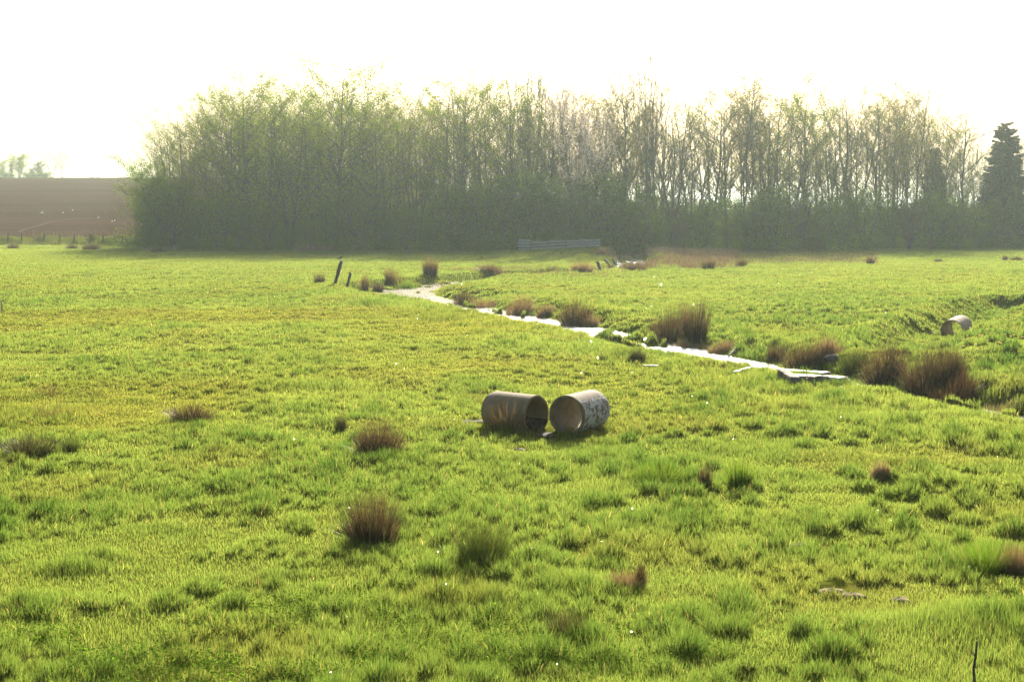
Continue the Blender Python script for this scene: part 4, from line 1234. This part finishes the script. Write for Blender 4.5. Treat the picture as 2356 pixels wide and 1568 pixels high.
FRONT = [  # picture x, picture y of its top, kind, extra depth, label
 (356, 372, 'round', 1, "lowest leafy tree at the very left corner of the wood, green down to the ground"),
 (396, 268, 'leafy', 3, "second leafy tree from the left corner of the wood"),
 (432, 240, 'half', 5, "tree with sky showing between its boughs, third from the wood's left corner"),
 (478, 208, 'bare', 7, "bare topped tree rising out of the leafy left end of the wood"),
 (520, 228, 'half', 3, "sparsely leaved tree left of the first broad leafy crown"),
 (572, 190, 'leafy', 2, "broad leafy crown, the first high one from the left end of the wood"),
 (622, 205, 'leafy', 5, "leafy tree just right of the first broad high crown"),
 (668, 196, 'leafy', 3, "leafy tree halfway between the first broad crown and the highest leafy crown"),
 (718, 184, 'leafy', 6, "leafy tree at the left shoulder of the highest leafy crown"),
 (775, 168, 'leafy', 2, "highest leafy crown of the wood, above the leaning post with the bird"),
 (815, 180, 'leafy', 5, "leafy tree at the right shoulder of the highest leafy crown"),
 (868, 242, 'leafy', 0, "lower rounded bright leafy tree before the others, right of the bird's post"),
 (905, 196, 'half', 6, "thinly leaved tree behind the lower rounded bright one"),
 (958, 192, 'half', 4, "thinly leaved tree right of the lower rounded bright one"),
 (1008, 190, 'half', 6, "thinly leaved tree midway between the rounded bright tree and the board fence"),
 (1055, 205, 'leafy', 3, "leafy tree left of the tall bare poplars over the board fence"),
 (1082, 160, 'poplar', 9, "thin bare poplar sticking out above the leafy crowns, left of the taller one"),
 (1130, 200, 'half', 4, "thinly leaved tree at the foot of the tall bare poplars"),
 (1185, 182, 'leafy', 2, "high rounded green crown right above the left end of the board fence"),
 (1212, 118, 'poplar', 10, "tallest bare poplar of the wood, above the board fence"),
 (1262, 195, 'bare', 5, "greyish bare tree between the rounded green crown and the blossom tree"),
 (1310, 185, 'bare', 9, "grey bare tree behind the blossom tree"),
 (1338, 222, 'blossom', -1, "pale blossoming tree above the right half of the board fence"),
 (1395, 190, 'bare', 7, "dark twiggy tree right behind the blossom tree"),
 (1438, 185, 'copper', 3, "copper brown drooping birch right of the blossom tree"),
 (1492, 124, 'poplar', 6, "tall slender bare poplar standing above the distant bright water"),
 (1545, 180, 'bare', 3, "bare tree right of the tall slender poplar"),
 (1590, 190, 'half', 6, "faintly green tree in the hazy bright part of the wood"),
 (1640, 185, 'bare', 3, "bare many stemmed tree right of the faintly green one in the hazy part"),
 (1712, 168, 'copper', 4, "highest brown twigged birch in the right half of the wood"),
 (1765, 185, 'half', 6, "greenish tree right beside the highest brown twigged birch"),
 (1815, 182, 'half', 3, "yellow green budding tree left of the notch in the skyline"),
 (1850, 230, 'leafy', 6, "yellowish leafy tree standing in the notch of the skyline"),
 (1912, 205, 'bare', 4, "bare forked tree at the right side of the skyline notch"),
 (1955, 188, 'bare', 2, "bare tree with a dense rounded top, right of the skyline notch"),
 (2015, 172, 'bare', 5, "bare tree left of the highest one at the right end of the wood"),
 (2052, 200, 'half', 2, "budding tree just left of the highest one at the right end of the wood"),
 (2092, 164, 'copper', 4, "highest tree at the right end of the wood, with brownish drooping twigs"),
 (2142, 225, 'bare', 6, "bare slanting tree right of the highest one at the wood's right end"),
 (2142, 342, 'spruce', 15, "smaller pointed dark spruce among bare trees at the right"),
 (2205, 235, 'bare', 4, "bare fan shaped tree between the two spruces"),
 (2250, 300, 'bare', 8, "low bare tree close to the left of the big spruce"),
 (2304, 284, 'spruce', 4, "big dark spruce near the right edge of the picture"),
 (2348, 262, 'poplar', 8, "faint slender bare tree at the right edge behind the big spruce"),
 (2420, 250, 'half', 5, "budding tree beyond the right edge of the picture"),
]
rg = random.Random(3)
for i, (px, py, kd, ex, lb) in enumerate(FRONT):
    d = wood_front(px) + ex + 2
    x = (px - 1178) / FPX * d
    var = i if kd != 'spruce' else (0 if px > 2200 else 1)
    plant(kd, var, (x, d, hz(x, d)), (top_height(py, d) - hz(x, d)) * ((1.10, 1.02, 1.06, .99, 1.12)[i % 5] if kd != 'spruce' else 1), rg.uniform(0, 6.28), lb, "front trees of the wood", wide=1.0 if kd != 'spruce' else (1.12 if px > 2200 else 1.0))

def top_line(px):
    return float(np.interp(px, [330, 380, 450, 560, 700, 780, 900, 1000, 1200, 1300, 1500, 1700, 1850, 2000, 2100, 2180, 2250, 2400], [400, 290, 235, 205, 200, 185, 205, 200, 190, 200, 190, 185, 205, 195, 190, 240, 310, 330]))
# trees deeper in the wood, row behind row
k = 0
for row, (dd, step) in enumerate(((11, 48), (20, 50), (31, 58))):
    px = 372 + row * 9
    while px < 2420:
        d = wood_front(px) + dd + rg.uniform(-2.5, 2.5)
        x = (px + rg.uniform(-14, 14) - 1178) / FPX * d
        py = top_line(px) + rg.uniform(0, 62) + (10 if row > 1 else 0)
        kd = rg.choice(['leafy', 'half', 'half', 'bare']) if px < 1120 else rg.choice(['half', 'bare', 'half']) if px < 1300 else rg.choice(['bare', 'bare', 'half', 'copper'])
        if px > 1380 and row > 1 and rg.random() < .4: px += step; continue
        lb = {'leafy': "leafy tree standing deep inside the wood behind the front trees", 'half': "half leaved tree standing deep inside the wood behind the front trees",
              'bare': "bare tree standing deep inside the wood behind the front trees", 'copper': "brownish birch standing deep inside the wood behind the front trees"}[kd]
        plant(kd, rg.randrange(4), (x, d, hz(x, d)), top_height(py, d), rg.uniform(0, 6.28), lb, "trees deep in the wood")
        k += 1; px += step * rg.uniform(.8, 1.2)
# undergrowth along the foot of the wood
SHR = [(352, 452), (398, 440), (452, 455), (505, 448), (560, 462), (615, 455), (668, 470), (722, 450), (775, 460), (828, 452), (880, 470), (935, 440), (988, 430), (1042, 415), (1095, 425), (1148, 405), (1200, 392),
       (1252, 400), (1305, 412), (1358, 398), (1410, 430), (1462, 452), (1515, 462), (1568, 455), (1620, 470), (1672, 450), (1725, 462), (1778, 438), (1830, 450), (1882, 468), (1935, 452), (1988, 440), (2040, 452), (2092, 446),
       (2145, 440), (2198, 452), (2250, 462), (2302, 440), (2352, 446), (2405, 440)]
_anch = [(330, "the ploughed field"), (780, "the bird's post"), (1190, "the fence's left post"), (1382, "the board fence"), (1606, "the twin tussocks"), (1952, "the slabs"), (2304, "the big spruce")]
_ord = ["first", "second", "third", "fourth", "fifth", "sixth", "seventh", "eighth", "ninth", "tenth", "eleventh", "twelfth"]
cnt = {}
for i, (px, py) in enumerate(SHR):
    d = wood_front(px) + 1.0 + (i % 3) * 1.1
    x = (px - 1178) / FPX * d
    kd = 'thicket' if i % 5 == 3 and px > 1400 else 'shrub'
    ax, an = max((q for q in _anch if q[0] <= px), key=lambda q: q[0])
    cnt[an] = cnt.get(an, 0) + 1
    lb = f"{'brownish bush' if kd == 'thicket' else 'green bush'} at the wood's foot, {_ord[cnt[an] - 1]} right of {an}"
    if px > 2356: lb = "dark green bush at the wood's foot beyond the right edge"
    hh = (top_height(py, d) - hz(x, d)) * (1.0 if 1040 < px < 1380 else rg.choice([.6, .75, .9, 1.05, 1.15]))
    plant(kd, i * 3 % 4 if kd == 'shrub' else i, (x, d, hz(x, d) - .1), hh, rg.uniform(0, 6.28), lb, "bushes along the foot of the wood", wide=1.05)
px = 360
while px < 2460:
    d = wood_front(px) + rg.uniform(7, 34)
    x = (px - 1178) / FPX * d
    kd = rg.choice(['shrub', 'thicket', 'shrub'])
    plant(kd, rg.randrange(4), (x, d, hz(x, d) - .1), rg.uniform(4.2, 6.6), rg.uniform(0, 6.28), "undergrowth bush in the dark inside of the wood", "undergrowth inside the wood", wide=1.2)
    px += rg.uniform(14, 26)

# trees on the crest of the ploughed hill
def crest(px):
    d = ray(px, 480); yy = np.arange(200, 640, 2.0); el = (height(d[0] / d[1] * yy, yy) - CAM_H) / yy
    i = int(np.argmax(el)); return yy[i], el[i]
for px, pyt, kd, var, wd, add, lb in ((8, 366, 'round', 0, .8, 20, "pale leafy tree at the left edge on the crest of the ploughed hill"), (52, 356, 'round', 1, .8, 24, "round pale leafy tree on the hill crest behind the ivy column"),
        (34, 374, 'evergreen', 0, .30, 10, "dark narrow ivy clad column on the hill crest"), (82, 386, 'evergreen', 0, .7, 22, "dark bushy tree on the hill crest left of the dark evergreen"),
        (97, 372, 'evergreen', 0, .65, 26, "dark evergreen on the hill crest left of the bare tree"), (126, 340, 'bare', 1, 1.1, 12, "big bare fan shaped tree on the crest of the ploughed hill"),
        (150, 352, 'bare', 0, .9, 8, "slim bare tree right of the big bare one on the hill crest"), (72, 402, 'shrub', 2, 1.9, 8, "light green hedge bush on the hill crest below the evergreen"), (112, 402, 'shrub', 3, 1.9, 8, "light green hedge bush on the hill crest at the foot of the bare tree"),
        (217, 410, 'bare', 2, 1.5, 60, "left one of two tiny far bare trees behind the hill crest"), (233, 408, 'bare', 1, 1.5, 60, "right one of two tiny far bare trees behind the hill crest"), (20, 398, 'shrub', 0, 1.7, 8, "pale bush at the left edge on the hill crest")):
    yc, el = crest(px)
    d = yc + add; x = (px - 1178) / FPX * d
    z = hz(x, d)
    plant(kd, var, (x, d, z), max(top_height(pyt, d) - z, 2.0), rg.uniform(0, 6.28), lb, "trees on the hill crest", wide=wd * 1.5)

# ------------------------------------------------------------------ haze
def haze():
    m = bpy.data.materials.new("haze_air"); m.use_nodes = True
    n, l = m.node_tree.nodes, m.node_tree.links
    n.remove(n["Principled BSDF"])
    pv = n.new("ShaderNodeVolumePrincipled")
    pv.inputs["Color"].default_value = (.82, 1.0, .93, 1)
    pv.inputs["Density"].default_value = .00025
    pv.inputs["Anisotropy"].default_value = .55
    l.new(pv.outputs[0], n["Material Output"].inputs["Volume"])
    b = MB(); b.box((0, 0, 22.0), (3800, 3800, 26.0))
    o = b.build("haze", m)
    tag(o, "thin bright spring haze over the meadow", kind="stuff")
haze()
